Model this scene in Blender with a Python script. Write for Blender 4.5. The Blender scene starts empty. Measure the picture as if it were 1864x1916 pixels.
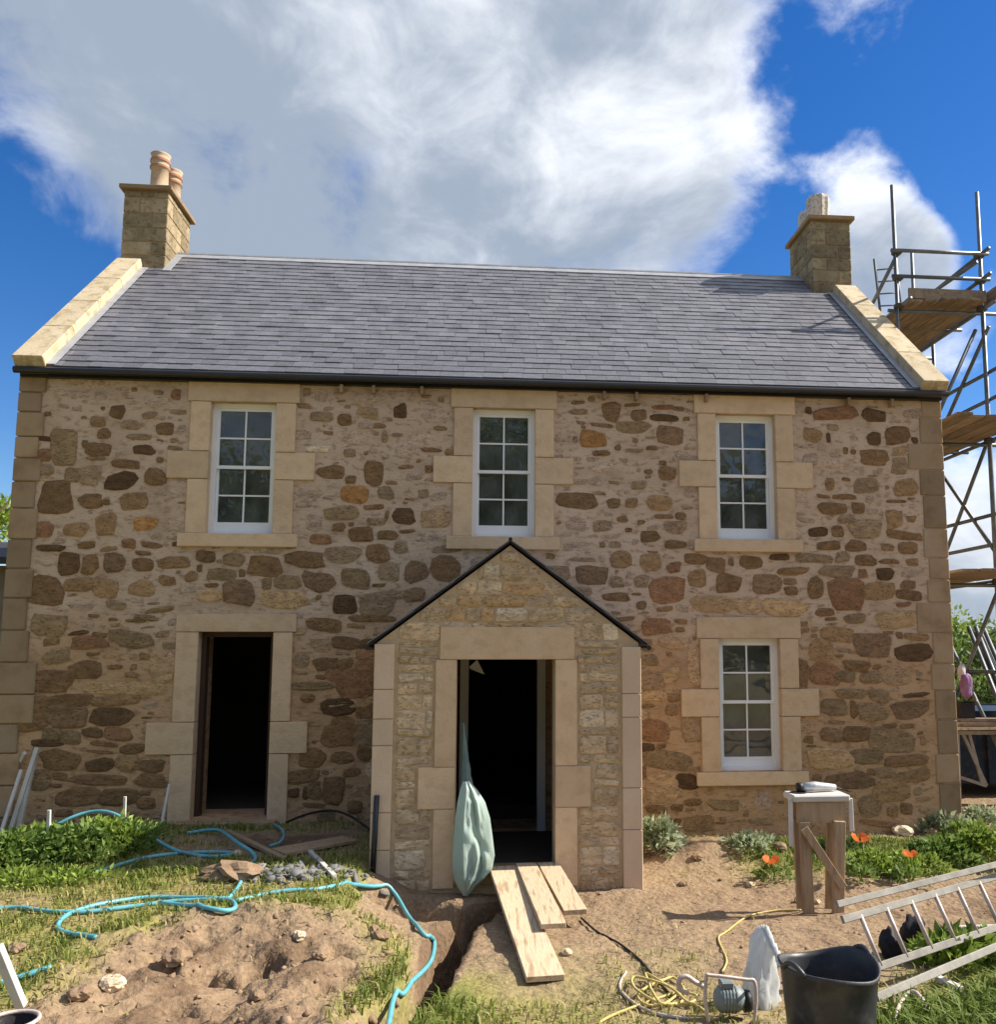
import bpy, bmesh, math, random
import numpy as np
from mathutils import Vector, Matrix

R = math.radians
rng = random.Random(7)
scene = bpy.context.scene
COL = scene.collection

# ------------------------------------------------------------------ camera
F, CX, CY, CZ = 1650.72, 5.6042, -10.9765, 2.2595       # focal length in photo pixels, position
PITCH, YAW, PX0, PY0 = 0.1172, 0.0893, 1050.26, 1017.76  # principal point of the cropped photo
PW, PH = 1864.0, 1916.0
cam = bpy.data.cameras.new('camera')
cam_o = bpy.data.objects.new('camera', cam)
COL.objects.link(cam_o)
cam_o.location = (CX, CY, CZ)
cam_o.rotation_euler = (math.pi / 2 + PITCH, 0, -YAW)
cam.sensor_fit = 'HORIZONTAL'
cam.sensor_width = 36
cam.lens = F / PW * 36
cam.shift_x = (PW / 2 - PX0) / PW
cam.shift_y = (PY0 - PH / 2) / PW
cam.clip_start = 0.05
cam.clip_end = 3000
scene.camera = cam_o

_c = np.array([CX, CY, CZ])
_f = np.array([math.sin(YAW) * math.cos(PITCH), math.cos(YAW) * math.cos(PITCH), math.sin(PITCH)])
_r = np.array([math.cos(YAW), -math.sin(YAW), 0.0])
_u = np.cross(_r, _f)
def ray(x, y): return _f + _r * (x - PX0) / F + _u * (PY0 - y) / F
def atY(x, y, Y):
    d = ray(x, y); return Vector(_c + d * (Y - CY) / d[1])
def atZ(x, y, Z):
    d = ray(x, y); return Vector(_c + d * (Z - CZ) / d[2])
def atX(x, y, X):
    d = ray(x, y); return Vector(_c + d * (X - CX) / d[0])

# ------------------------------------------------------------------ sun, sky, exposure
SUN_EL, SUN_AZ = R(40.5), R(3.5)     # azimuth measured from +x towards +y: the sun stands to the right, a touch behind the front wall
sun_dir = Vector((math.cos(SUN_EL) * math.cos(SUN_AZ), math.cos(SUN_EL) * math.sin(SUN_AZ), math.sin(SUN_EL)))
sl = bpy.data.lights.new('sun', 'SUN')
sl.energy = 4.4
sl.angle = R(0.5)
sl.color = (1.0, 0.93, 0.82)
so = bpy.data.objects.new('sun', sl)
COL.objects.link(so)
so.rotation_euler = (-sun_dir).to_track_quat('-Z', 'Y').to_euler()
so.location = (20, 0, 20)

scene.view_settings.view_transform = 'Standard'
scene.view_settings.look = 'None'
scene.view_settings.gamma = 1
scene.view_settings.use_curve_mapping = False
scene.view_settings.exposure = 0.90

world = bpy.data.worlds.new('World')
scene.world = world
world.use_nodes = True
wt = world.node_tree
wt.nodes.clear()
def wn(t, **k):
    n = wt.nodes.new(t)
    for a, b in k.items(): setattr(n, a, b)
    return n
def wmath(op, a, b=None, c=None, clamp=False):
    n = wn('ShaderNodeMath', operation=op, use_clamp=clamp)
    for i, v in enumerate((a, b, c)):
        if v is None: continue
        if isinstance(v, (int, float)): n.inputs[i].default_value = v
        else: wt.links.new(v, n.inputs[i])
    return n.outputs[0]
def wmap(v, a, b, lo=0.0, hi=1.0):
    n = wn('ShaderNodeMapRange', interpolation_type='SMOOTHSTEP')
    wt.links.new(v, n.inputs['Value'])
    n.inputs['From Min'].default_value = a; n.inputs['From Max'].default_value = b
    n.inputs['To Min'].default_value = lo; n.inputs['To Max'].default_value = hi
    return n.outputs['Result']
tc = wn('ShaderNodeTexCoord')
DIR = tc.outputs['Generated']
sky = wn('ShaderNodeTexSky', sky_type='NISHITA')
sky.sun_disc = False
sky.sun_elevation = SUN_EL
sky.sun_rotation = math.pi / 2 - SUN_AZ
sky.altitude = 50
sky.air_density = 1.0
sky.dust_density = 0.15
sky.ozone_density = 2.5
hs = wn('ShaderNodeHueSaturation')
hs.inputs['Saturation'].default_value = 1.38
hs.inputs['Value'].default_value = 0.78
hs.inputs['Hue'].default_value = 0.512
wt.links.new(sky.outputs[0], hs.inputs['Color'])
def wnoise(scale, detail, rough, dist=0.0, off=(0, 0, 0), sc=(1, 1, 1)):
    mp = wn('ShaderNodeMapping')
    mp.inputs['Location'].default_value = off
    mp.inputs['Scale'].default_value = sc
    wt.links.new(DIR, mp.inputs['Vector'])
    n = wn('ShaderNodeTexNoise')
    n.inputs['Scale'].default_value = scale
    n.inputs['Detail'].default_value = detail
    n.inputs['Roughness'].default_value = rough
    n.inputs['Distortion'].default_value = dist
    wt.links.new(mp.outputs[0], n.inputs['Vector'])
    return n.outputs['Fac']
n_big = wnoise(3.4, 8, 0.58, 0.3, (3.1, 0.4, 7.7), (1, 1, 1.5))
n_fine = wnoise(9.0, 8, 0.6, 0.4, (0.3, 5.2, 1.1), (1, 1, 1.4))
n_shade = wnoise(3.0, 7, 0.55, 0.4, (8.3, 2.2, 4.0), (1, 1, 1.5))
# cloud banks of this sky: direction (through a photo pixel), angular radius in pixels, weight
BLOBS = [(330, 130, 450, .13), (760, 220, 460, .24), (1080, 240, 380, .24), (230, 380, 170, .10), (1240, 80, 240, .16), (700, 440, 260, .16), (40, 0, 250, .04), (1300, 330, 170, .14),
         (1630, 505, 130, .62), (1750, 575, 140, .58), (1620, 360, 120, .24), (1660, 0, 120, .26), (1840, 990, 170, .30), (1530, 260, 120, .16),
         (1760, 190, 380, -.44), (-40, 480, 260, -.44), (1790, 760, 280, -.34), (10, 780, 240, -.3)]
acc = None
for bx_, by_, br_, bw_ in BLOBS:
    d = Vector(ray(bx_, by_)).normalized()
    dp = wn('ShaderNodeVectorMath', operation='DOT_PRODUCT')
    wt.links.new(DIR, dp.inputs[0]); dp.inputs[1].default_value = d
    m = wmap(dp.outputs['Value'], math.cos(br_ / F * 1.25), math.cos(br_ / F * 0.25), 0, bw_)
    acc = m if acc is None else wmath('ADD', acc, m)
acc = wmath('MINIMUM', acc, 0.28)
cov = wmath('ADD', wmath('ADD', wmath('MULTIPLY', wmath('SUBTRACT', n_big, .5), 1.25), wmath('MULTIPLY', wmath('SUBTRACT', n_fine, .5), .55)), wmath('ADD', acc, .08))
alpha = wmap(cov, -.08, 0.24)
sd = wn('ShaderNodeVectorMath', operation='DOT_PRODUCT')
wt.links.new(DIR, sd.inputs[0]); sd.inputs[1].default_value = sun_dir
shade = wmath('ADD', wmath('MULTIPLY', sd.outputs['Value'], 0.62), wmath('MULTIPLY', n_shade, 1.15))
shade = wmath('ADD', wmath('ADD', shade, wmath('MULTIPLY', n_fine, 0.6)), wmath('MULTIPLY', wmath('SUBTRACT', 1.0, alpha), .35))
bright = wmap(shade, 0.98, 1.52)
cc = wn('ShaderNodeMix', data_type='RGBA')
cc.inputs['A'].default_value = (2.1, 2.5, 3.1, 1)
cc.inputs['B'].default_value = (6.5, 6.65, 6.9, 1)
wt.links.new(bright, cc.inputs['Factor'])
mixc = wn('ShaderNodeMix', data_type='RGBA')
wt.links.new(wmath('MULTIPLY', alpha, 0.97), mixc.inputs['Factor'])
wt.links.new(hs.outputs[0], mixc.inputs['A'])
wt.links.new(cc.outputs['Result'], mixc.inputs['B'])
bg = wn('ShaderNodeBackground')
bg.inputs['Strength'].default_value = 0.10
wt.links.new(mixc.outputs['Result'], bg.inputs['Color'])
wo = wn('ShaderNodeOutputWorld')
wt.links.new(bg.outputs[0], wo.inputs['Surface'])

# ------------------------------------------------------------------ materials
MATS = {}
def mat(name, cols, scale=8.0, rough=0.85, bump=0.25, bscale=None, detail=4, rnd=0.0, metallic=0.0, spec=0.25,
        sc=(1, 1, 1), bdist=0.02, speck=None, speck_scale=60, translucent=0.0, coords='Object', rndmap=True):
    m = bpy.data.materials.new(name); m.use_nodes = True
    t = m.node_tree; N = t.nodes; L = t.links
    b = N['Principled BSDF']
    b.inputs['Roughness'].default_value = rough
    b.inputs['Metallic'].default_value = metallic
    b.inputs['Specular IOR Level'].default_value = spec
    co = N.new('ShaderNodeTexCoord')
    mp = N.new('ShaderNodeMapping'); mp.inputs['Scale'].default_value = sc
    L.new(co.outputs[coords], mp.inputs['Vector'])
    no = N.new('ShaderNodeTexNoise')
    no.inputs['Scale'].default_value = scale; no.inputs['Detail'].default_value = detail; no.inputs['Roughness'].default_value = 0.6
    L.new(mp.outputs[0], no.inputs['Vector'])
    rp = N.new('ShaderNodeValToRGB')
    el = rp.color_ramp.elements
    n = len(cols)
    while len(el) < n: el.new(0.5)
    for i, c in enumerate(cols):
        el[i].position = 0.28 + 0.44 * i / max(1, n - 1); el[i].color = (*c, 1)
    L.new(no.outputs['Fac'], rp.inputs['Fac'])
    out = rp.outputs['Color']
    if speck:
        n2 = N.new('ShaderNodeTexNoise'); n2.inputs['Scale'].default_value = speck_scale; n2.inputs['Detail'].default_value = 4
        L.new(mp.outputs[0], n2.inputs['Vector'])
        mr = N.new('ShaderNodeMapRange'); mr.inputs['From Min'].default_value = 0.52; mr.inputs['From Max'].default_value = 0.66
        L.new(n2.outputs['Fac'], mr.inputs['Value'])
        mx = N.new('ShaderNodeMix'); mx.data_type = 'RGBA'
        L.new(mr.outputs[0], mx.inputs['Factor']); L.new(out, mx.inputs['A']); mx.inputs['B'].default_value = (*speck, 1)
        out = mx.outputs['Result']
    if rnd:
        oi = N.new('ShaderNodeObjectInfo')
        mr = N.new('ShaderNodeMapRange'); mr.inputs['To Min'].default_value = 1 - rnd; mr.inputs['To Max'].default_value = 1 + rnd
        L.new(oi.outputs['Random'], mr.inputs['Value'])
        hv = N.new('ShaderNodeHueSaturation'); L.new(mr.outputs[0], hv.inputs['Value']); L.new(out, hv.inputs['Color'])
        out = hv.outputs['Color']
    L.new(out, b.inputs['Base Color'])
    if bump:
        nb = N.new('ShaderNodeTexNoise'); nb.inputs['Scale'].default_value = bscale or scale * 3
        nb.inputs['Detail'].default_value = 4; nb.inputs['Roughness'].default_value = 0.65
        L.new(mp.outputs[0], nb.inputs['Vector'])
        bp = N.new('ShaderNodeBump'); bp.inputs['Strength'].default_value = bump; bp.inputs['Distance'].default_value = bdist
        L.new(nb.outputs['Fac'], bp.inputs['Height']); L.new(bp.outputs[0], b.inputs['Normal'])
    if translucent:
        tr = N.new('ShaderNodeBsdfTranslucent'); L.new(out, tr.inputs['Color'])
        mx = N.new('ShaderNodeMixShader'); mx.inputs[0].default_value = translucent
        L.new(b.outputs[0], mx.inputs[1]); L.new(tr.outputs[0], mx.inputs[2])
        L.new(mx.outputs[0], N['Material Output'].inputs['Surface'])
    MATS[name] = m
    return m

def attr_mat(name, attr, stops, rough=0.9, bump=0.5, bscale=30, noise_amt=0.25, noise_scale=4, translucent=0.0, bdist=0.03, fine=0.0):
    """colour from a per-vertex scalar (what grows or lies there) broken up by noise"""
    m = bpy.data.materials.new(name); m.use_nodes = True
    t = m.node_tree; N = t.nodes; L = t.links
    b = N['Principled BSDF']; b.inputs['Roughness'].default_value = rough; b.inputs['Specular IOR Level'].default_value = 0.15
    a = N.new('ShaderNodeAttribute'); a.attribute_name = attr
    co = N.new('ShaderNodeTexCoord')
    no = N.new('ShaderNodeTexNoise'); no.inputs['Scale'].default_value = noise_scale; no.inputs['Detail'].default_value = 9; no.inputs['Roughness'].default_value = 0.65
    L.new(co.outputs['Object'], no.inputs['Vector'])
    s = N.new('ShaderNodeMath'); s.operation = 'MULTIPLY_ADD'
    L.new(no.outputs['Fac'], s.inputs[0]); s.inputs[1].default_value = noise_amt * 2; L.new(a.outputs['Fac'], s.inputs[2])
    s2 = N.new('ShaderNodeMath'); s2.operation = 'SUBTRACT'; L.new(s.outputs[0], s2.inputs[0]); s2.inputs[1].default_value = noise_amt
    rp = N.new('ShaderNodeValToRGB'); el = rp.color_ramp.elements
    while len(el) < len(stops): el.new(0.5)
    for i, (p, c) in enumerate(stops): el[i].position = p; el[i].color = (*c, 1)
    L.new(s2.outputs[0], rp.inputs['Fac'])
    out = rp.outputs['Color']
    if fine:
        nf = N.new('ShaderNodeTexNoise'); nf.inputs['Scale'].default_value = 26; nf.inputs['Detail'].default_value = 8; nf.inputs['Roughness'].default_value = .7
        L.new(co.outputs['Object'], nf.inputs['Vector'])
        mr = N.new('ShaderNodeMapRange'); mr.inputs['From Min'].default_value = .3; mr.inputs['From Max'].default_value = .7
        mr.inputs['To Min'].default_value = 1 - fine; mr.inputs['To Max'].default_value = 1 + fine
        L.new(nf.outputs['Fac'], mr.inputs['Value'])
        hv = N.new('ShaderNodeHueSaturation'); L.new(mr.outputs[0], hv.inputs['Value']); L.new(out, hv.inputs['Color'])
        out = hv.outputs['Color']
    L.new(out, b.inputs['Base Color'])
    if bump:
        nb = N.new('ShaderNodeTexNoise'); nb.inputs['Scale'].default_value = bscale; nb.inputs['Detail'].default_value = 5
        L.new(co.outputs['Object'], nb.inputs['Vector'])
        bp = N.new('ShaderNodeBump'); bp.inputs['Strength'].default_value = bump; bp.inputs['Distance'].default_value = bdist
        L.new(nb.outputs['Fac'], bp.inputs['Height']); L.new(bp.outputs[0], b.inputs['Normal'])
    if translucent:
        tr = N.new('ShaderNodeBsdfTranslucent'); L.new(out, tr.inputs['Color'])
        mx = N.new('ShaderNodeMixShader'); mx.inputs[0].default_value = translucent
        L.new(b.outputs[0], mx.inputs[1]); L.new(tr.outputs[0], mx.inputs[2])
        L.new(mx.outputs[0], N['Material Output'].inputs['Surface'])
    MATS[name] = m
    return m

# facade: lime mortar, pale above and tinted browner in the lower storey, smeared over the rubble, with a wash of different tints
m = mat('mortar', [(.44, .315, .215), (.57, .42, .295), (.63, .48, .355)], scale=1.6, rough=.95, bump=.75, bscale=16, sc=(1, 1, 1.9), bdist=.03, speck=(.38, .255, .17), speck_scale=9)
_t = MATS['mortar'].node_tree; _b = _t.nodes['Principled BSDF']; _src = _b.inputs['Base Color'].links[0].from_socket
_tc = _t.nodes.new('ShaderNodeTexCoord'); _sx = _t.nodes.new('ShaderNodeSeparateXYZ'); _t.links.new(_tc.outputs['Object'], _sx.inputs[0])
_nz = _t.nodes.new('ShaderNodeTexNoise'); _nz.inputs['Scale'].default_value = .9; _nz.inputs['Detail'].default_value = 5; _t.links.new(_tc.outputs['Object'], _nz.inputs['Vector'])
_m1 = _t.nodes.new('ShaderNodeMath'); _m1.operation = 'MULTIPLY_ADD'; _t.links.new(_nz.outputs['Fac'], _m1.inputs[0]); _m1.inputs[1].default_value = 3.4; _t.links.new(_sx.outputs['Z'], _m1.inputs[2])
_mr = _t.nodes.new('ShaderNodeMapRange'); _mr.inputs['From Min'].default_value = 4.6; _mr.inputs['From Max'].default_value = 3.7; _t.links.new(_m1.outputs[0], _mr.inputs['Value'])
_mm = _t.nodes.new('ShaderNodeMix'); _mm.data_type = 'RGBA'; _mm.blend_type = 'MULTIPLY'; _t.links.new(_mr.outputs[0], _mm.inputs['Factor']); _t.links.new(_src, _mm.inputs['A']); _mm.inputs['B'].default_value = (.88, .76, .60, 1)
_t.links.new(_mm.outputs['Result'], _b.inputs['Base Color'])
mat('porch_mortar', [(.47, .345, .21), (.58, .44, .28)], scale=5, rough=.95, bump=.6, bscale=22, sc=(1, 1, 2.2))
mat('dressed', [(.56, .395, .24), (.65, .47, .295), (.67, .50, .33)], scale=3.2, rough=.88, bump=.5, bscale=26, rnd=.10, speck=(.58, .41, .255), speck_scale=6, sc=(1, 1, 1.2))
mat('coping', [(.46, .36, .22), (.58, .47, .305), (.62, .52, .36)], scale=3, rough=.88, bump=.3, bscale=30, rnd=.08, speck=(.40, .31, .18), speck_scale=8)
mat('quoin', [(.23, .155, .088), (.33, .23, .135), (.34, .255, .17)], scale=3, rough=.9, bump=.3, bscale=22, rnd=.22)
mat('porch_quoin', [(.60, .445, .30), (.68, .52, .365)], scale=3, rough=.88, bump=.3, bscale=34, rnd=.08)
TONES = {'d': (.235, .138, .066), 'k': (.135, .078, .038), 'b': (.34, .208, .102), 'g': (.34, .232, .135), 'O': (.42, .21, .075),
         'y': (.285, .190, .100), 'r': (.30, .158, .080), 'p': (.255, .155, .085), 't': (.46, .30, .165), 'f': (.50, .36, .255),
         'T': (.56, .41, .245), 'U': (.49, .36, .225), 'V': (.60, .455, .29), 'W': (.50, .325, .165), 'X': (.66, .53, .36)}
for k, c in TONES.items():
    lo = tuple(v * .68 for v in c); hi = tuple(min(1, v * 1.32) for v in c)
    mat('stone_' + k, [lo, c, hi], scale=7, rough=.92, bump=.7, bscale=20, rnd=.16, sc=(1, 1, 2.0), bdist=.02, speck=tuple(v * .55 for v in c), speck_scale=26)
mat('chimney_stone', [(.20, .155, .085), (.31, .24, .14), (.37, .30, .19)], scale=4, rough=.92, bump=.5, bscale=18, rnd=.25, speck=(.19, .145, .085), speck_scale=14)
mat('chimney_mortar', [(.26, .20, .12), (.34, .27, .17)], scale=6, rough=.95, bump=.4)
mat('slate', [(.10, .102, .118), (.148, .147, .165), (.185, .180, .195)], scale=4, rough=.5, bump=.35, bscale=26, rnd=.15, spec=.5)
_t = MATS['slate'].node_tree
_hv = [n for n in _t.nodes if n.type == 'HUE_SAT'][0]; _src = _hv.inputs['Value'].links[0].from_socket
_at = _t.nodes.new('ShaderNodeAttribute'); _at.attribute_name = 'tint'; _ad = _t.nodes.new('ShaderNodeMath')
_t.links.new(_src, _ad.inputs[0]); _t.links.new(_at.outputs['Fac'], _ad.inputs[1]); _t.links.new(_ad.outputs[0], _hv.inputs['Value'])
mat('roof_deck', [(.04, .04, .045), (.06, .06, .065)], rough=.9)
mat('lead', [(.30, .31, .33), (.42, .43, .45)], rough=.45, bump=.15, scale=5)
mat('gutter', [(.012, .012, .014), (.02, .02, .022)], rough=.35, spec=.5, bump=0)
mat('white_paint', [(.80, .80, .79), (.84, .84, .83)], rough=.4, spec=.4, bump=.05, scale=3)
mat('interior', [(.045, .04, .036), (.06, .052, .046)], rough=.95, bump=.2)  # near-black walls and ceilings: the indoor darkness is put into this colour
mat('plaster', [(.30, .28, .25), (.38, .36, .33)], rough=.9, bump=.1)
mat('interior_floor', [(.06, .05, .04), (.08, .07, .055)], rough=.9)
mat('dark_wood', [(.05, .028, .018), (.075, .042, .028)], rough=.6, scale=4, sc=(1, 1, .2))
mat('terracotta', [(.40, .275, .175), (.50, .37, .25), (.50, .40, .30)], scale=5, rough=.8, bump=.2)
mat('terracotta_red', [(.38, .17, .11), (.45, .22, .15)], scale=5, rough=.8)
mat('pale_pot', [(.55, .49, .42), (.66, .61, .54)], scale=6, rough=.8, bump=.2, speck=(.35, .3, .25), speck_scale=18)
mat('timber', [(.46, .345, .215), (.58, .45, .30), (.52, .40, .27)], scale=3, rough=.8, bump=.25, bscale=14, rnd=.1, sc=(7, .8, 7), speck=(.36, .25, .15), speck_scale=3)
mat('old_timber', [(.26, .175, .10), (.38, .265, .16), (.43, .315, .20)], scale=4, rough=.85, bump=.35, bscale=12, rnd=.15, sc=(6, 6, 1))
mat('board', [(.15, .11, .075), (.24, .18, .125), (.31, .24, .17)], scale=3, rough=.85, bump=.3, rnd=.25, sc=(5, 1, 5))
mat('batten', [(.52, .49, .44), (.66, .62, .56)], scale=5, rough=.8, bump=.2, rnd=.1)
mat('galvanised', [(.10, .112, .12), (.16, .175, .185), (.21, .21, .20)], scale=5, rough=.5, metallic=.55, bump=.1, rnd=.25)
mat('coupler', [(.07, .065, .06), (.14, .12, .10)], scale=12, rough=.6, metallic=.6)
mat('aluminium', [(.22, .205, .175), (.36, .335, .29)], scale=8, rough=.6, metallic=.3, bump=.12, rnd=.05)
mat('hose_blue', [(.08, .33, .40), (.17, .46, .50)], scale=5, rough=.4, spec=.5, bump=.05)
mat('cable_yellow', [(.50, .39, .12), (.62, .50, .20)], scale=5, rough=.5)
mat('cable_black', [(.02, .018, .016), (.035, .03, .027)], scale=5, rough=.6)
mat('tub_black', [(.022, .022, .025), (.05, .05, .054)], scale=6, rough=.45, spec=.5, bump=.15, bscale=12, speck=(.065, .062, .06), speck_scale=10)
mat('plastic_white', [(.66, .68, .68), (.78, .79, .79)], scale=3, rough=.4, spec=.4, bump=.3, bscale=9, translucent=.45, speck=(.50, .52, .46), speck_scale=4)
mat('sheet_green', [(.46, .60, .53), (.60, .72, .65)], scale=2.5, rough=.35, spec=.4, bump=.35, bscale=7, translucent=.35)
mat('sheet_shaded', [(.10, .15, .13), (.17, .23, .20)], scale=4, rough=.5, bump=.3)  # same sheet, darker: the doorway shade is put into the neck's colour
mat('motor_grey', [(.16, .19, .19), (.27, .31, .30)], scale=6, rough=.5, spec=.4, bump=.15)
mat('pipe_pink', [(.52, .42, .38), (.64, .54, .48)], scale=9, rough=.5, metallic=.2)
mat('tool_black', [(.02, .02, .02), (.04, .04, .04)], rough=.5)
mat('tool_silver', [(.5, .5, .52), (.62, .62, .64)], rough=.35, metallic=.4)
mat('skip_blue', [(.012, .025, .05), (.02, .04, .07)], scale=3, rough=.5, bump=.15, speck=(.06, .05, .05), speck_scale=12)
mat('crate_black', [(.012, .01, .012), (.03, .025, .03)], rough=.6)
mat('cloth_purple', [(.22, .10, .24), (.36, .22, .38)], rough=.85, scale=6, bump=.5)
mat('cloth_white', [(.62, .60, .60), (.76, .74, .73)], rough=.85, scale=6, bump=.5)
mat('rag_white', [(.7, .7, .7), (.8, .8, .8)], rough=.8)
mat('bark', [(.07, .05, .035), (.13, .10, .07)], scale=6, rough=.95, bump=.6, sc=(1, 1, .3))
mat('petal', [(.68, .15, .03), (.80, .26, .07)], scale=8, rough=.6, bump=.1, translucent=.35)
mat('poppy_heart', [(.02, .015, .015), (.04, .03, .03)], rough=.9)
mat('clod', [(.17, .11, .068), (.29, .195, .12), (.38, .27, .175)], scale=2.2, rough=.95, bump=.5, bscale=40)
mat('rubble_grey', [(.14, .14, .14), (.28, .27, .26)], scale=2.2, rough=.9, bump=.3)
mat('outbuilding_wall', [(.20, .16, .11), (.28, .23, .165)], scale=3, rough=.9, bump=.4)
mat('dark_roof', [(.03, .03, .032), (.05, .05, .052)], scale=4, rough=.6)
mat('render_pink', [(.38, .30, .25), (.45, .36, .3)], scale=3, rough=.9)
for nm, cs in {'leaf_green': [(.08, .135, .028), (.16, .245, .05), (.29, .37, .11)], 'leaf_bright': [(.13, .20, .026), (.25, .34, .055), (.39, .46, .12)],
               'leaf_silver': [(.18, .22, .11), (.36, .41, .25), (.58, .62, .45)], 'leaf_dark': [(.035, .06, .016), (.07, .11, .03), (.11, .15, .04)],
               'leaf_tree': [(.06, .10, .02), (.11, .17, .035), (.17, .24, .05)]}.items():
    mat(nm, cs, scale=3.5, rough=.55, spec=.35, bump=0, translucent=.35)
attr_mat('ground', 'soil', [(0.0, (.15, .16, .045)), (.28, (.25, .22, .075)), (.5, (.27, .21, .105)), (.70, (.275, .195, .118)), (.88, (.265, .182, .112)), (1.0, (.165, .108, .066))], noise_amt=.22, noise_scale=2.3, bump=.8, bscale=14, bdist=.05, fine=.36)
attr_mat('grass', 'dry', [(0.0, (.13, .185, .03)), (.4, (.26, .275, .065)), (.75, (.42, .36, .135)), (1.0, (.50, .41, .22))], noise_amt=.2, noise_scale=1.3, bump=0, translucent=.3, rough=.6)
# glass: clear pane that mirrors the yard at the fresnel rate
gm = bpy.data.materials.new('glass'); gm.use_nodes = True
t = gm.node_tree; t.nodes.clear()
o_ = t.nodes.new('ShaderNodeOutputMaterial'); tr = t.nodes.new('ShaderNodeBsdfTransparent'); gl = t.nodes.new('ShaderNodeBsdfGlossy')
tr.inputs['Color'].default_value = (.86, .90, .88, 1)
gl.inputs['Roughness'].default_value = .015
fr = t.nodes.new('ShaderNodeFresnel'); fr.inputs['IOR'].default_value = 1.95
nz = t.nodes.new('ShaderNodeTexNoise'); nz.inputs['Scale'].default_value = 1.4; tco = t.nodes.new('ShaderNodeTexCoord')
t.links.new(tco.outputs['Object'], nz.inputs['Vector'])
bp = t.nodes.new('ShaderNodeBump'); bp.inputs['Strength'].default_value = .06; bp.inputs['Distance'].default_value = .2
t.links.new(nz.outputs['Fac'], bp.inputs['Height']); t.links.new(bp.outputs[0], gl.inputs['Normal'])
mx = t.nodes.new('ShaderNodeMixShader')
t.links.new(fr.outputs[0], mx.inputs[0]); t.links.new(tr.outputs[0], mx.inputs[1]); t.links.new(gl.outputs[0], mx.inputs[2])
df = t.nodes.new('ShaderNodeBsdfDiffuse'); df.inputs['Color'].default_value = (.42, .47, .43, 1)   # painted haze: reflected light put into the pane colour to lift it
nd = t.nodes.new('ShaderNodeTexNoise'); nd.inputs['Scale'].default_value = 3.0; t.links.new(tco.outputs['Object'], nd.inputs['Vector'])
md = t.nodes.new('ShaderNodeMapRange'); md.inputs['From Min'].default_value = .3; md.inputs['From Max'].default_value = .7; md.inputs['To Min'].default_value = .07; md.inputs['To Max'].default_value = .24
t.links.new(nd.outputs['Fac'], md.inputs['Value'])
mx2 = t.nodes.new('ShaderNodeMixShader'); t.links.new(md.outputs[0], mx2.inputs[0]); t.links.new(mx.outputs[0], mx2.inputs[1]); t.links.new(df.outputs[0], mx2.inputs[2])
t.links.new(mx2.outputs[0], o_.inputs['Surface'])
MATS['glass'] = gm

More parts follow.
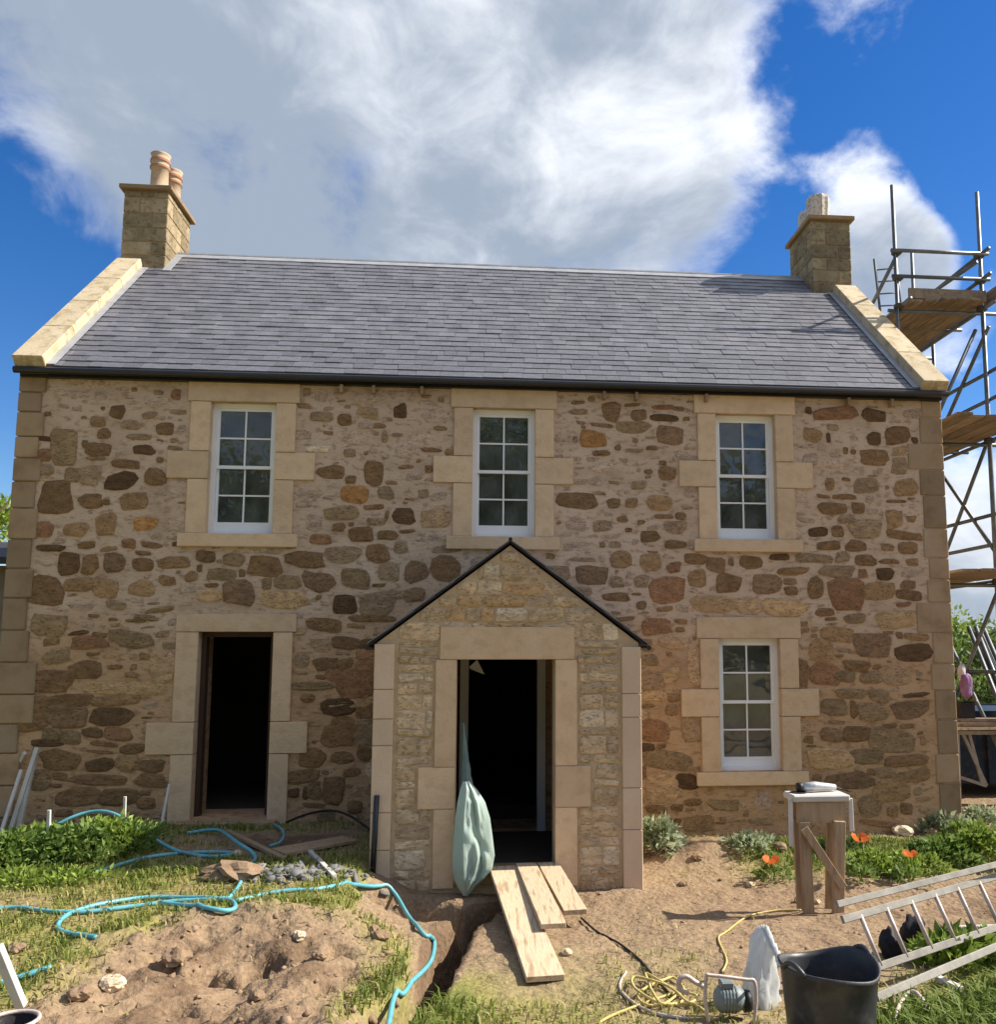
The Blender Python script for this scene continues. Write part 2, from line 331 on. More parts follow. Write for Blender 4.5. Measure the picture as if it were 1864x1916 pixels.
# ------------------------------------------------------------------ helpers
ORG = {}
def link(o, parent=None, loc=None):
    COL.objects.link(o)
    if parent is not None: o.parent = parent
    return o
def tag(o, label=None, cat=None, group=None, kind=None):
    if label: o['label'] = label
    if cat: o['category'] = cat
    if group: o['group'] = group
    if kind: o['kind'] = kind
    return o
def empty(name, loc, label, cat, group=None):
    o = bpy.data.objects.new(name, None); o.empty_display_size = .2
    o.location = loc; COL.objects.link(o); ORG[o.name] = Vector(loc)
    return tag(o, label, cat, group)
def part_empty(name, parent, loc):
    o = bpy.data.objects.new(name, None); o.empty_display_size = .1
    COL.objects.link(o); o.parent = parent
    o.location = Vector(loc) - ORG[parent.name]; ORG[o.name] = Vector(loc)
    return o
class MB:
    def __init__(self): self.v = []; self.f = []
    def add(self, vs, fs):
        b = len(self.v); self.v += [tuple(p) for p in vs]; self.f += [tuple(b + i for i in f) for f in fs]; return self
    def box(self, x0, x1, y0, y1, z0, z1):
        return self.add([(x0, y0, z0), (x1, y0, z0), (x1, y1, z0), (x0, y1, z0), (x0, y0, z1), (x1, y0, z1), (x1, y1, z1), (x0, y1, z1)],
                        [(0, 3, 2, 1), (4, 5, 6, 7), (0, 1, 5, 4), (1, 2, 6, 5), (2, 3, 7, 6), (3, 0, 4, 7)])
    def bar(self, p, q, w, h, up=(0, 0, 1)):
        p, q = Vector(p), Vector(q); d = (q - p).normalized(); upv = Vector(up)
        s = d.cross(upv)
        if s.length < 1e-4: s = d.cross(Vector((1, 0, 0)))
        s.normalize(); t_ = s.cross(d).normalized()
        vs = []
        for c in (p, q):
            for a, b in ((-1, -1), (1, -1), (1, 1), (-1, 1)): vs.append(c + s * a * w / 2 + t_ * b * h / 2)
        return self.add(vs, [(3, 2, 1, 0), (4, 5, 6, 7), (0, 1, 5, 4), (1, 2, 6, 5), (2, 3, 7, 6), (3, 0, 4, 7)])
    def tube(self, pts, r, n=8, caps=True):
        pts = [Vector(p) for p in pts]; rs = r if isinstance(r, (list, tuple)) else [r] * len(pts)
        t0 = (pts[1] - pts[0]).normalized(); a = t0.orthogonal().normalized(); vs = []; fs = []
        for i, p in enumerate(pts):
            tt = (pts[min(i + 1, len(pts) - 1)] - pts[max(i - 1, 0)]).normalized()
            a = (a - tt * a.dot(tt)); a = a.normalized() if a.length > 1e-6 else tt.orthogonal().normalized()
            b = tt.cross(a)
            for k in range(n):
                th = 2 * math.pi * k / n; vs.append(p + (a * math.cos(th) + b * math.sin(th)) * rs[i])
        for i in range(len(pts) - 1):
            for k in range(n):
                fs.append((i * n + k, i * n + (k + 1) % n, (i + 1) * n + (k + 1) % n, (i + 1) * n + k))
        if caps: fs.append(tuple(range(n - 1, -1, -1))); fs.append(tuple((len(pts) - 1) * n + k for k in range(n)))
        return self.add(vs, fs)
    def lathe(self, c, prof, n=20, fl=None):
        c = Vector(c); vs = []; fs = []
        for r, z in prof:
            for k in range(n):
                rr = r * (1 + (fl * (1 if k % 2 else -1) if fl else 0)); th = 2 * math.pi * k / n
                vs.append(c + Vector((rr * math.cos(th), rr * math.sin(th), z)))
        for i in range(len(prof) - 1):
            for k in range(n): fs.append((i * n + k, i * n + (k + 1) % n, (i + 1) * n + (k + 1) % n, (i + 1) * n + k))
        return self.add(vs, fs)
    def prism(self, poly, y0, y1):
        """polygon in x,z pushed along y"""
        n = len(poly); vs = [(x, y0, z) for x, z in poly] + [(x, y1, z) for x, z in poly]
        return self.add(vs, [tuple(range(n)), tuple(range(2 * n - 1, n - 1, -1))] + [(i, i + n, (i + 1) % n + n, (i + 1) % n) for i in range(n)])
    def build(self, name, m, parent=None, smooth=False, origin=None, bevel=0, kind=None, fixn=True):
        vs = np.array(self.v, float)
        if parent is not None: org = ORG[parent.name]
        elif origin is not None: org = Vector(origin)
        else: org = Vector(((vs[:, 0].min() + vs[:, 0].max()) / 2, (vs[:, 1].min() + vs[:, 1].max()) / 2, vs[:, 2].min()))
        me = bpy.data.meshes.new(name); me.from_pydata((vs - np.array(org)).tolist(), [], self.f)
        if fixn or bevel:
            bm = bmesh.new(); bm.from_mesh(me)
            bmesh.ops.recalc_face_normals(bm, faces=bm.faces)
            if bevel: bmesh.ops.bevel(bm, geom=bm.edges[:], offset=bevel, segments=1, affect='EDGES', clamp_overlap=True)
            bm.to_mesh(me); bm.free()
        me.update()
        if smooth: me.polygons.foreach_set('use_smooth', [True] * len(me.polygons))
        me.materials.append(MATS[m])
        o = bpy.data.objects.new(name, me); COL.objects.link(o)
        if parent is not None: o.parent = parent; ORG[o.name] = Vector(org)
        else: o.location = org; ORG[o.name] = Vector(org)
        if kind: o['kind'] = kind
        return o
def np_mesh(name, verts, faces, m, parent=None, attr=None, kind=None, smooth=False, origin=(0, 0, 0)):
    """big mesh straight from arrays; faces all of one size"""
    if parent is not None: origin = ORG[parent.name]
    verts = np.asarray(verts, np.float32) - np.array(origin, np.float32)
    faces = np.asarray(faces, np.int32); k = faces.shape[1]
    me = bpy.data.meshes.new(name)
    me.vertices.add(len(verts)); me.vertices.foreach_set('co', verts.ravel())
    me.loops.add(faces.size); me.loops.foreach_set('vertex_index', faces.ravel())
    me.polygons.add(len(faces)); me.polygons.foreach_set('loop_start', np.arange(0, faces.size, k, dtype=np.int32))
    me.polygons.foreach_set('loop_total', np.full(len(faces), k, np.int32))
    me.update(calc_edges=True)
    if smooth: me.polygons.foreach_set('use_smooth', np.ones(len(faces), bool))
    if attr:
        for an, av in attr.items():
            a = me.attributes.new(an, 'FLOAT', 'POINT'); a.data.foreach_set('value', np.asarray(av, np.float32))
    me.materials.append(MATS[m])
    o = bpy.data.objects.new(name, me); COL.objects.link(o)
    if parent is not None: o.parent = parent
    else: o.location = origin
    ORG[o.name] = Vector(origin)
    if kind: o['kind'] = kind
    return o
def smooth_path(pts, n=8):
    pts = [Vector(p) for p in pts]; out = []
    for i in range(len(pts) - 1):
        p0, p1, p2, p3 = pts[max(i - 1, 0)], pts[i], pts[i + 1], pts[min(i + 2, len(pts) - 1)]
        for k in range(n):
            t_ = k / n
            out.append(.5 * ((2 * p1) + (-p0 + p2) * t_ + (2 * p0 - 5 * p1 + 4 * p2 - p3) * t_ ** 2 + (-p0 + 3 * p1 - 3 * p2 + p3) * t_ ** 3))
    out.append(pts[-1]); return out

# ------------------------------------------------------------------ ground
def _h(xi, yi, s):
    h = (xi * 374761393 + yi * 668265263 + s * 144269504) & 0xffffffff
    h = ((h ^ (h >> 13)) * 1274126177) & 0xffffffff
    return ((h ^ (h >> 16)) & 0xffff) / 65535.0
def vnoise(x, y, s=0):
    x = np.asarray(x, float); y = np.asarray(y, float)
    xi = np.floor(x).astype(np.int64); yi = np.floor(y).astype(np.int64); fx = x - xi; fy = y - yi
    fx = fx * fx * (3 - 2 * fx); fy = fy * fy * (3 - 2 * fy)
    return (_h(xi, yi, s) * (1 - fx) + _h(xi + 1, yi, s) * fx) * (1 - fy) + (_h(xi, yi + 1, s) * (1 - fx) + _h(xi + 1, yi + 1, s) * fx) * fy
def fbm(x, y, oct=4, s=0):
    a, t_, k = 0.5, 0, 1.0
    for i in range(oct): t_ = t_ + a * (vnoise(x * k + 17.3 * i, y * k - 9.1 * i, s + i) - .5); a *= .55; k *= 2.1
    return t_
def sst(a, b, x):
    t_ = np.clip((np.asarray(x, float) - a) / (b - a), 0, 1); return t_ * t_ * (3 - 2 * t_)
def px_poly(pts, z): return [(atZ(x, y, z).x, atZ(x, y, z).y) for x, y in pts]
BANK = px_poly([(-60, 1990), (60, 1860), (150, 1768), (300, 1722), (500, 1703), (730, 1703), (795, 1765), (800, 1830), (740, 1900), (700, 1990), (700, 2100), (-60, 2100)], .2)
TRENCH = px_poly([(1000, 1672), (900, 1690), (850, 1735), (825, 1790), (800, 1850), (745, 1916), (700, 1990)], -.05)
PATCH = px_poly([(830, 1830), (790, 1900)], .05)
def seg_dist(x, y, a, b):
    ax, ay = a; bx, by = b; dx, dy = bx - ax, by - ay
    t_ = np.clip(((x - ax) * dx + (y - ay) * dy) / (dx * dx + dy * dy + 1e-9), 0, 1)
    return np.hypot(x - ax - t_ * dx, y - ay - t_ * dy)
def poly_inside(x, y, P):
    ins = np.zeros(np.shape(x), bool); n = len(P)
    for i in range(n):
        x1, y1 = P[i]; x2, y2 = P[(i + 1) % n]
        c = ((y1 > y) != (y2 > y)) & (x < (x2 - x1) * (y - y1) / (y2 - y1 + 1e-12) + x1); ins ^= c
    return ins
def bank_d(x, y):
    """distance inside the dug bank, measured from its upper edge"""
    d = np.full(np.shape(x), 1e9)
    for i in range(1, 8): d = np.minimum(d, seg_dist(x, y, BANK[i], BANK[i + 1]))
    return np.where(poly_inside(x, y, BANK), d, -d)
def trench_d(x, y):
    d = np.full(np.shape(x), 1e9)
    for i in range(len(TRENCH) - 1): d = np.minimum(d, seg_dist(x, y, TRENCH[i], TRENCH[i + 1]))
    return d
def gz(x, y, detail=True):
    x = np.asarray(x, float); y = np.asarray(y, float)
    left = 1 - sst(4.3, 5.2, x + .12 * fbm(x * 2, y * 2, 2, 9))
    zl = .22 + .0 * y
    zr = -.06 + .10 * sst(-2.2, -4.6, y) + .16 * sst(-5.0, -6.8, y) - .06 * sst(-.8, -2.0, y)
    zr = zr + .10 * sst(8.2, 9.4, x) * sst(-.2, -.9, y) * (1 - sst(-2.2, -3.0, y))     # spoil along the right of the porch
    zr = zr + .22 * np.exp(-(((x - 8.15) / .75) ** 2 + ((y + 1.0) / .5) ** 2))
    z = zl * left + zr * (1 - left)
    far = sst(-7.5, -9.5, y); z = z * (1 - far) + .45 * far
    out = sst(13, 20, np.abs(x - 6)) ; z = z * (1 - out) + .2 * out
    z = z - .25 * sst(.1, .5, y) * sst(-.1, .2, x) * (1 - sst(11.5, 11.8, x)) * (1 - sst(6, 7, y))
    if detail:
        bd = bank_d(x, y)
        inb = sst(-.05, .12, bd)
        z = z + .05 * np.exp(-((bd - .1) / .22) ** 2)
        z = z - .34 * sst(.15, 2.0, bd)
        z = z + inb * (.17 * fbm(x * 2.3, y * 2.3, 4, 3) + .13 * fbm(x * 8, y * 8, 4, 5) - .22 * sst(.08, .22, fbm(x * 3.4 + 4, y * 5.2, 3, 21)) * sst(.3, .7, bd))
        td = trench_d(x, y) + .10 * fbm(x * 3, y * 3, 3, 11)
        z = z - .62 * (1 - sst(.06, .17, td))
        pit = np.hypot((x - 5.0) / .55, (y + 2.62) / .42) + .5 * fbm(x * 2.5, y * 2.5, 3, 15)
        z = z - .5 * (1 - sst(.55, 1.0, pit))
        wob = 1 - sst(12, 16, np.abs(x - 6))
        z = z + wob * (.09 * fbm(x * 1.3, y * 1.3, 4, 1) + .035 * fbm(x * 7, y * 7, 3, 2))
        yard = (1 - left) * sst(-.3, -1., y) * wob
        z = z + yard * (.045 * fbm(x * 4, y * 4, 4, 31))
    return z
def soil(x, y):
    """1 bare earth, 0 green grass"""
    x = np.asarray(x, float); y = np.asarray(y, float)
    n = fbm(x * .9, y * .9, 4, 40); n2 = fbm(x * 3.5, y * 3.5, 3, 44)
    left = 1 - sst(4.2, 4.9, x + .3 * n)
    s = .30 + .9 * n2 + .5 * n
    s = np.where(left > .5, s, .86 + .35 * n + .25 * n2)
    # dry trodden grass in the middle foreground
    mid = np.exp(-(((x - 6.0) / 1.5) ** 2 + ((y + 5.2) / 1.1) ** 2)); s = s - .48 * mid * (x > 4.9)
    bd = bank_d(x, y); s = s * (1 - sst(-.1, .15, bd)) + (.92 + .6 * n2) * sst(-.1, .15, bd)
    s = s - .75 * np.exp(-((bd - .12) / .22) ** 2) * np.clip(.6 + 2.2 * n2, 0, 1)      # turf hanging over the lip of the bank
    for (cx, cy, rx, ry, k) in ((5.15, -5.15, .38, .75, 1.2), (8.7, -6.3, 1.15, .75, 1.4), (9.6, -5.1, .9, .7, 1.1), (10.2, -1.1, 1.9, .8, 1.1), (7.9, -.45, .8, .35, .7), (9.0, -1.2, .7, .4, .8)):
        s = s - k * np.exp(-(((x - cx) / rx) ** 2 + ((y - cy) / ry) ** 2))
    s = s + .8 * np.exp(-(((x - 8.1) / .6) ** 2 + ((y + 1.0) / .45) ** 2))
    td = trench_d(x, y); s = s + .9 * (1 - sst(.1, .25, td))
    # shaded strip under the wall on the left is trampled earth and rubble
    s = s + .6 * np.exp(-(((x - 3.6) / .9) ** 2 + ((y + 1.0) / .7) ** 2))
    fr = sst(13, 16, np.abs(x - 6)) + sst(3, 6, y) + sst(-8.5, -10, y)
    s = s * (1 - np.clip(fr, 0, 1)) + .42 * np.clip(fr, 0, 1)
    return np.clip(s, 0, 1)
def gzf(x, y): return float(gz(np.array([x]), np.array([y]))[0])
def ghit(px, py, lift=0.0):
    d = ray(px, py); t0 = 2.0
    ts = np.linspace(2.0, 60, 1200); P = _c[None, :] + d[None, :] * ts[:, None]
    below = P[:, 2] < gz(P[:, 0], P[:, 1])
    i = int(np.argmax(below)) if below.any() else len(ts) - 1
    a, b = ts[max(i - 1, 0)], ts[i]
    tt = np.linspace(a, b, 24); P = _c[None, :] + d[None, :] * tt[:, None]
    j = int(np.argmax(P[:, 2] < gz(P[:, 0], P[:, 1])))
    p = P[j]; return Vector((p[0], p[1], gzf(p[0], p[1]) + lift))
def spread(lo, hi, step, far, k):
    core = np.arange(lo, hi + 1e-6, step); g = np.geomspace(.08, far, k)
    return np.concatenate([lo - g[::-1], core, hi + g])
gx = spread(-.6, 12.8, .04, 900, 34); gy = spread(-8.0, .15, .04, 900, 34)
GX, GY = np.meshgrid(gx, gy)
GZ = gz(GX, GY)
gv = np.stack([GX.ravel(), GY.ravel(), GZ.ravel()], 1)
nx_, ny_ = len(gx), len(gy)
ii = (np.arange(ny_ - 1)[:, None] * nx_ + np.arange(nx_ - 1)[None, :]).ravel()
gf = np.stack([ii, ii + 1, ii + 1 + nx_, ii + nx_], 1)
np_mesh('ground', gv, gf, 'ground', attr={'soil': soil(GX.ravel(), GY.ravel())}, kind='structure', smooth=True)

# ------------------------------------------------------------------ the farmhouse
W, H = 11.66, 5.576
WW, WH, WZ = .795, 1.645, 3.641
WX = (2.640, 5.860, 8.990); W4X, W4Z = 8.972, .736
DX0, DX1, DZ0, DZ1 = 2.224, 3.104, .278, 2.452
PXL, PXR, PYF = 4.565, 7.20, -2.0
PD0, PD1, PDZ0, PDZ1 = 5.355, 6.350, .075, 2.145
PAX, PAZ, PEZ = 5.885, 3.30, 2.31
RY, RZ_ = 3.068, 8.509
EY, EZ = -.13, 5.62
SL = (RZ_ - EZ) / (RY - EY)
ROOF_A = math.atan(SL)
house = empty('farmhouse', (W / 2, 0, 0), 'two storey rubble stone farmhouse with slate roof, two chimneys and gabled porch', 'house')

def wall_holes(mb, xs, zs, holes, y0, y1):
    xs = sorted(set(xs)); zs = sorted(set(zs))
    def solid(i, j):
        if i < 0 or j < 0 or i >= len(xs) - 1 or j >= len(zs) - 1: return False
        cx, cz = (xs[i] + xs[i + 1]) / 2, (zs[j] + zs[j + 1]) / 2
        return not any(a < cx < b and c < cz < d for a, b, c, d in holes)
    for i in range(len(xs) - 1):
        for j in range(len(zs) - 1):
            if not solid(i, j): continue
            a, b, c, d = xs[i], xs[i + 1], zs[j], zs[j + 1]
            mb.add([(a, y0, c), (b, y0, c), (b, y0, d), (a, y0, d)], [(0, 1, 2, 3)])
            mb.add([(a, y1, c), (b, y1, c), (b, y1, d), (a, y1, d)], [(3, 2, 1, 0)])
            for (di, dj, q) in ((-1, 0, [(a, y0, c), (a, y0, d), (a, y1, d), (a, y1, c)]), (1, 0, [(b, y0, d), (b, y0, c), (b, y1, c), (b, y1, d)]),
                                (0, -1, [(b, y0, c), (a, y0, c), (a, y1, c), (b, y1, c)]), (0, 1, [(a, y0, d), (b, y0, d), (b, y1, d), (a, y1, d)])):
                if not solid(i + di, j + dj): mb.add(q, [(0, 1, 2, 3)])
IN0, IN1 = 5.42, 6.32
holes = [(x - WW / 2, x + WW / 2, WZ, WZ + WH) for x in WX] + [(W4X - WW / 2, W4X + WW / 2, W4Z, W4Z + WH), (DX0, DX1, DZ0, DZ1), (IN0, IN1, .1, 2.15)]
mb = MB()
xs = [0, W] + [v for h_ in holes for v in h_[:2]]; zs = [-.8, H] + [v for h_ in holes for v in h_[2:]]
wall_holes(mb, xs, zs, holes, 0, .6)
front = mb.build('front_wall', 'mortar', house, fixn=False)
gp = [(.6, -.8), (6.2, -.8), (6.2, H), (RY, RZ_ - .12), (.6, H)]
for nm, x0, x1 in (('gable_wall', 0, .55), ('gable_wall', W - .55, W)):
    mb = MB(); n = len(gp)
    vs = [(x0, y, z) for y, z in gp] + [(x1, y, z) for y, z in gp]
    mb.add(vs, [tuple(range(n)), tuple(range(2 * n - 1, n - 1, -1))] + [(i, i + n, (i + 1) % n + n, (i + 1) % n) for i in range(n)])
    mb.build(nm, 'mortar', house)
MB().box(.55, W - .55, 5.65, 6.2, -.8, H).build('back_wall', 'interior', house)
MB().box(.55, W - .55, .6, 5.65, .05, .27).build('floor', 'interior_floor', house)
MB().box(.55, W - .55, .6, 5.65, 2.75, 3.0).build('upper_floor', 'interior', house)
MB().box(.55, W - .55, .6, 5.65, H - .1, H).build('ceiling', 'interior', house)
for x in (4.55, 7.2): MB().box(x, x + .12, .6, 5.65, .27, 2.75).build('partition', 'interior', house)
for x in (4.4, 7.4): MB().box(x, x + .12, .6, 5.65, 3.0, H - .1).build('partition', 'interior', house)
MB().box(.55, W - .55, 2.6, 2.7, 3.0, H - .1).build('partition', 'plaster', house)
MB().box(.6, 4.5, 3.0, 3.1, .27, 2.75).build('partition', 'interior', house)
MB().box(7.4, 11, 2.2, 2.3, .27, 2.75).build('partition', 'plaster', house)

# --- rubble stones of the front wall, read off the photograph: crop origin, scale, then centre, size, tone
DATA = """
20 690 5.326|1065 430 150 120 d|1385 465 140 60 g|870 530 150 95 b|1200 560 190 90 g|1540 600 170 105 d|930 650 130 95 d|1280 680 220 60 g|870 805 240 120 d|850 895 180 30 b|1330 810 190 90 k|530 780 250 330 y|330 860 130 110 r|1150 950 270 75 d|1490 910 70 50 d|1100 1120 300 160 k|1440 1080 200 160 d|790 1060 220 170 g|620 1060 170 130 y|450 1290 320 280 d|800 1320 220 130 d|950 1330 80 50 d|1230 1320 250 160 b|950 1550 190 190 b|1340 1540 230 110 O|650 1600 230 120 b|370 450 60 40 d|920 395 40 35 d|350 1010 150 100 g|300 1600 230 150 r|740 750 50 70 d|370 700 200 45 k|600 250 300 60 f|760 140 350 80 f|1450 330 220 90 f|1650 260 90 90 r
20 1000 5.326|400 135 260 60 k|760 105 150 70 d|1180 90 120 90 r|1400 105 180 60 d|1640 95 60 40 d|580 290 190 220 k|790 300 150 190 d|1030 280 210 170 p|1320 300 200 120 d|1320 185 140 40 d|1630 280 270 110 b|340 560 320 270 d|680 500 260 130 b|940 530 220 180 b|1310 540 220 150 b|1560 460 160 90 b|1490 750 230 50 b|1800 420 120 90 b|680 980 150 40 k|880 1005 130 50 d|780 1075 300 110 r|1200 1040 400 130 y|750 1350 260 150 d|400 1460 400 180 d|1330 1215 90 60 b|1150 1530 680 100 W|1520 1320 200 260 t|830 810 90 30 d|1020 845 80 25 d|1250 860 160 30 d|1200 1400 100 40 b|380 900 340 160 y|460 1220 230 110 y|820 1190 110 30 d|1040 1320 110 40 d|700 720 230 50 f|1050 700 180 80 g|1350 830 200 50 y
20 1260 5.326|600 270 370 110 d|560 430 320 180 p|1000 430 360 150 k|1040 270 390 90 b|200 400 310 280 d|1070 600 210 120 r|820 590 180 80 d|600 640 150 110 y|930 700 220 40 d|370 690 270 60 k|1220 750 230 80 d|490 860 340 160 d|890 910 240 110 k|1160 890 170 150 b|1410 920 190 110 d|490 1025 130 60 d|880 1060 460 95 d|450 1115 100 35 d|1400 1070 280 110 d|680 1230 380 150 d|1080 1230 330 140 d|1350 1290 150 90 d|530 1390 150 60 d|1340 1190 90 40 d|410 600 160 90 y|300 1060 150 180 y|900 780 200 25 d|860 1420 260 70 d|1200 1400 150 60 b
540 720 5.326|560 350 130 110 d|1115 265 125 120 k|430 870 240 130 d|620 945 100 70 d|850 880 180 220 d|660 1090 260 150 O|970 1080 150 120 g|530 1280 310 130 y|850 1220 180 50 r|1150 1310 220 140 k|980 1300 40 70 d|500 1420 110 80 d|625 1390 45 40 d|725 1490 230 130 d|985 1500 170 90 d|1180 1460 130 40 d|1120 1620 120 120 g|880 1360 170 70 g|960 520 60 110 g|1420 650 200 40 d|330 320 200 90 g|1400 840 70 70 d|1470 1330 260 180 t|320 1540 200 90 r|1520 150 60 50 b|1170 820 140 40 b|800 130 300 60 f|300 640 230 60 X|1300 520 200 80 f|650 520 260 120 f
480 1000 5.326|490 250 350 150 d|860 200 300 170 g|1210 190 230 160 d|310 475 240 120 y|620 470 280 180 p|990 440 250 180 y|1320 370 200 160 g|1590 370 210 200 p|620 625 50 40 d|880 700 210 160 k|1200 690 320 200 g|1400 590 130 90 g|1570 600 200 120 p|680 900 310 110 d|1220 505 110 30 d|650 1100 170 100 g|890 1080 230 110 d|1110 1095 150 90 k|1100 1190 180 90 r|690 1290 190 110 d|880 1290 130 90 d|1090 1310 190 100 r|980 1490 310 240 r|550 1510 370 70 y|510 1630 110 70 d|950 1680 400 90 W|450 1250 130 120 g|770 1400 140 100 r|1150 840 400 55 d|270 650 450 150 W|640 1420 80 40 d
370 1000 5.326|80 220 170 110 d|360 250 200 120 y|670 320 310 180 d|240 400 260 110 y|440 385 55 70 d|410 580 300 200 p|130 610 230 110 W|140 505 140 40 d|690 490 80 110 y|20 335 50 60 d
500 1280 6.84|920 290 380 190 k|930 620 350 320 d|570 940 300 190 d|960 940 240 130 d|450 1180 370 140 d|340 1390 110 100 k|490 1390 60 130 k|1270 300 220 220 d|850 1350 220 300 d|1250 890 180 130 d|610 1550 230 60 d|1080 1130 200 80 d|600 1360 150 190 p|1250 500 200 100 g|1240 680 230 180 g|1120 1570 170 130 d
1030 730 6.213|710 245 210 190 d|1030 290 170 110 d|1325 325 290 75 k|1310 200 240 50 r|950 175 170 35 d|320 145 140 40 d|330 255 220 60 g|960 430 360 135 y|1390 525 300 180 p|490 570 270 180 O|600 410 220 45 p|355 380 90 40 g|590 735 190 55 d|785 670 70 55 d|1185 675 120 45 d|290 575 60 70 g|1310 845 70 50 d|1140 950 90 50 d|1360 965 190 140 d|1030 1105 160 90 g|310 1285 460 160 d|735 1315 160 100 d|945 1310 130 100 b|1270 1310 250 170 b|1320 1470 190 50 d|1515 1465 120 80 d|840 1500 120 65 d|1055 1535 80 50 d|1455 1590 230 140 g|910 1625 75 50 d|1155 1700 190 130 d|1450 1795 220 90 d|600 1580 190 120 g|580 1200 110 40 g|1490 220 120 50 d|1580 335 70 50 d|600 900 260 90 f|300 1560 240 120 f|300 1800 300 60 f
1030 1010 6.213|820 230 220 200 b|1170 260 220 200 b|1440 320 150 110 r|480 410 320 210 p|770 490 160 110 g|1060 480 160 120 g|380 600 190 90 g|770 665 270 90 d|1360 580 370 270 r|1710 450 190 190 b|1690 225 260 110 d|1330 805 160 50 b|1230 1010 320 150 r|1520 950 120 50 b|1510 1045 90 50 b|1060 760 110 80 p|1430 1200 280 120 t|1140 1400 190 100 y|1400 1570 150 140 W|1670 1480 120 310 t|1180 1640 250 170 t|1200 1810 260 90 W|380 230 260 45 g|850 920 220 40 d|1430 1830 110 80 b|1000 630 100 30 d|1540 800 150 60 f
1190 1240 5.987|200 760 270 200 r|120 950 150 80 k|285 930 80 45 d|350 1090 460 170 y|80 1230 60 120 d|310 1400 330 300 t|560 1330 220 140 k|420 390 120 80 b|400 530 120 100 b|120 485 140 30 d|190 380 250 60 W|230 1640 190 70 d|620 750 180 230 t|460 1620 120 60 d|640 1560 160 70 d
1440 730 5.482|400 210 60 70 k|680 240 400 120 r|1070 260 240 110 k|440 460 170 140 b|605 490 40 90 k|1075 500 120 130 k|1310 465 240 160 d|1490 515 60 60 k|1075 690 280 140 d|620 965 90 110 b|785 915 70 35 d|990 980 230 140 g|1400 1000 220 170 b|550 1090 110 40 d|770 1095 210 50 d|645 1215 260 120 d|910 1210 110 110 d|790 1320 150 90 g|500 1455 180 90 k|700 1450 110 110 d|985 1420 320 170 g|1280 1320 160 160 b|1300 1140 180 30 d|1380 1490 330 80 d|610 1595 200 90 d|885 1600 200 100 d|1420 1620 190 110 d|1210 1610 130 60 b|780 620 50 60 d|860 635 50 50 d|700 760 300 90 f|330 850 200 90 f|1500 250 250 80 f
1280 1010 6.657|400 310 210 170 d|585 275 60 80 d|830 280 270 150 d|1190 215 210 75 k|1620 230 430 100 g|550 540 270 210 d|1030 550 310 230 p|1350 390 310 100 d|1335 635 160 90 d|1640 600 180 240 d|360 800 480 190 W|800 820 310 190 t|1250 840 500 190 W|1320 520 150 70 b
1480 1010 5.648|545 185 140 110 g|490 335 330 115 g|790 220 220 105 d|1040 230 180 55 d|760 360 90 80 r|995 360 180 110 k|590 570 350 280 r|930 540 300 180 b|1250 585 220 100 d|1240 480 160 80 d|360 765 180 70 d|420 835 100 30 d|680 830 200 90 y|1110 840 330 170 W|500 1000 300 130 b|860 1110 300 220 p|1300 1190 330 150 k|320 1170 220 180 b|700 1330 240 90 d|910 1345 80 40 d|360 1420 250 200 r|565 1440 190 100 y|850 1455 190 110 y|1100 1430 280 160 t|130 1430 90 270 d|1330 1025 220 60 b|1030 980 80 30 d|1190 685 130 40 r
1480 1270 5.648|640 155 260 80 y|935 180 170 110 y|1320 170 240 35 k|460 300 220 150 y|665 325 70 140 d|860 350 260 150 y|1260 320 300 160 p|430 590 190 130 p|690 580 230 140 d|1060 650 410 200 y|410 840 370 180 W|800 820 290 130 y|1220 865 360 100 d|850 985 70 60 d|1010 985 160 100 y|1300 1025 270 120 b|620 1080 430 140 p|1060 1180 330 190 b|840 1340 200 190 y|1080 1400 100 90 b|1220 1370 110 90 d|950 1530 330 50 r|1050 495 130 40 d|1230 500 120 40 d|280 1050 80 70 d
700 1000 3.585|480 230 180 170 d
"""
STONES = []          # (area, verts, faces, tone, parent)
def stone_mesh(cx, cz, w, h, yf, depth, seed, sq=2.6, n=13, jit=.09):
    r_ = random.Random(seed); rot = r_.uniform(-.12, .12); ph = [r_.uniform(0, 6.28) for _ in range(3)]
    am = (r_.uniform(.3, 1) * jit, r_.uniform(.3, 1) * jit * .8, r_.uniform(.2, 1) * jit * .6)
    pts = []
    for k in range(n):
        th = 2 * math.pi * (k + r_.uniform(-.25, .25)) / n; c, s = math.cos(th), math.sin(th)
        rr = 1 + am[0] * math.sin(2 * th + ph[0]) + am[1] * math.sin(3 * th + ph[1]) + am[2] * math.sin(5 * th + ph[2])
        x = math.copysign(abs(c) ** (2 / sq), c) * w / 2 * rr; z = math.copysign(abs(s) ** (2 / sq), s) * h / 2 * rr
        pts.append((x * math.cos(rot) - z * math.sin(rot), x * math.sin(rot) + z * math.cos(rot)))
    vs = []; bev = min(.022, min(w, h) * .18)
    for kx, y in ((1, .03), (1, yf + depth * .45), (1 - bev * 2 / max(w, .05), yf)):
        kz = 1 if kx == 1 else 1 - bev * 2 / max(h, .03)
        vs += [(cx + x * kx, y + (0 if kx == 1 else r_.uniform(-.007, .005)), cz + z * kz) for x, z in pts]
    vs.append((cx + r_.uniform(-.1, .1) * w, yf - r_.uniform(0, .008), cz + r_.uniform(-.1, .1) * h))
    fs = []
    for a in (0, 1):
        for k in range(n): fs.append((a * n + k, a * n + (k + 1) % n, (a + 1) * n + (k + 1) % n, (a + 1) * n + k))
    for k in range(n): fs.append((2 * n + k, 2 * n + (k + 1) % n, 3 * n))
    return vs, fs
sd_ = 0
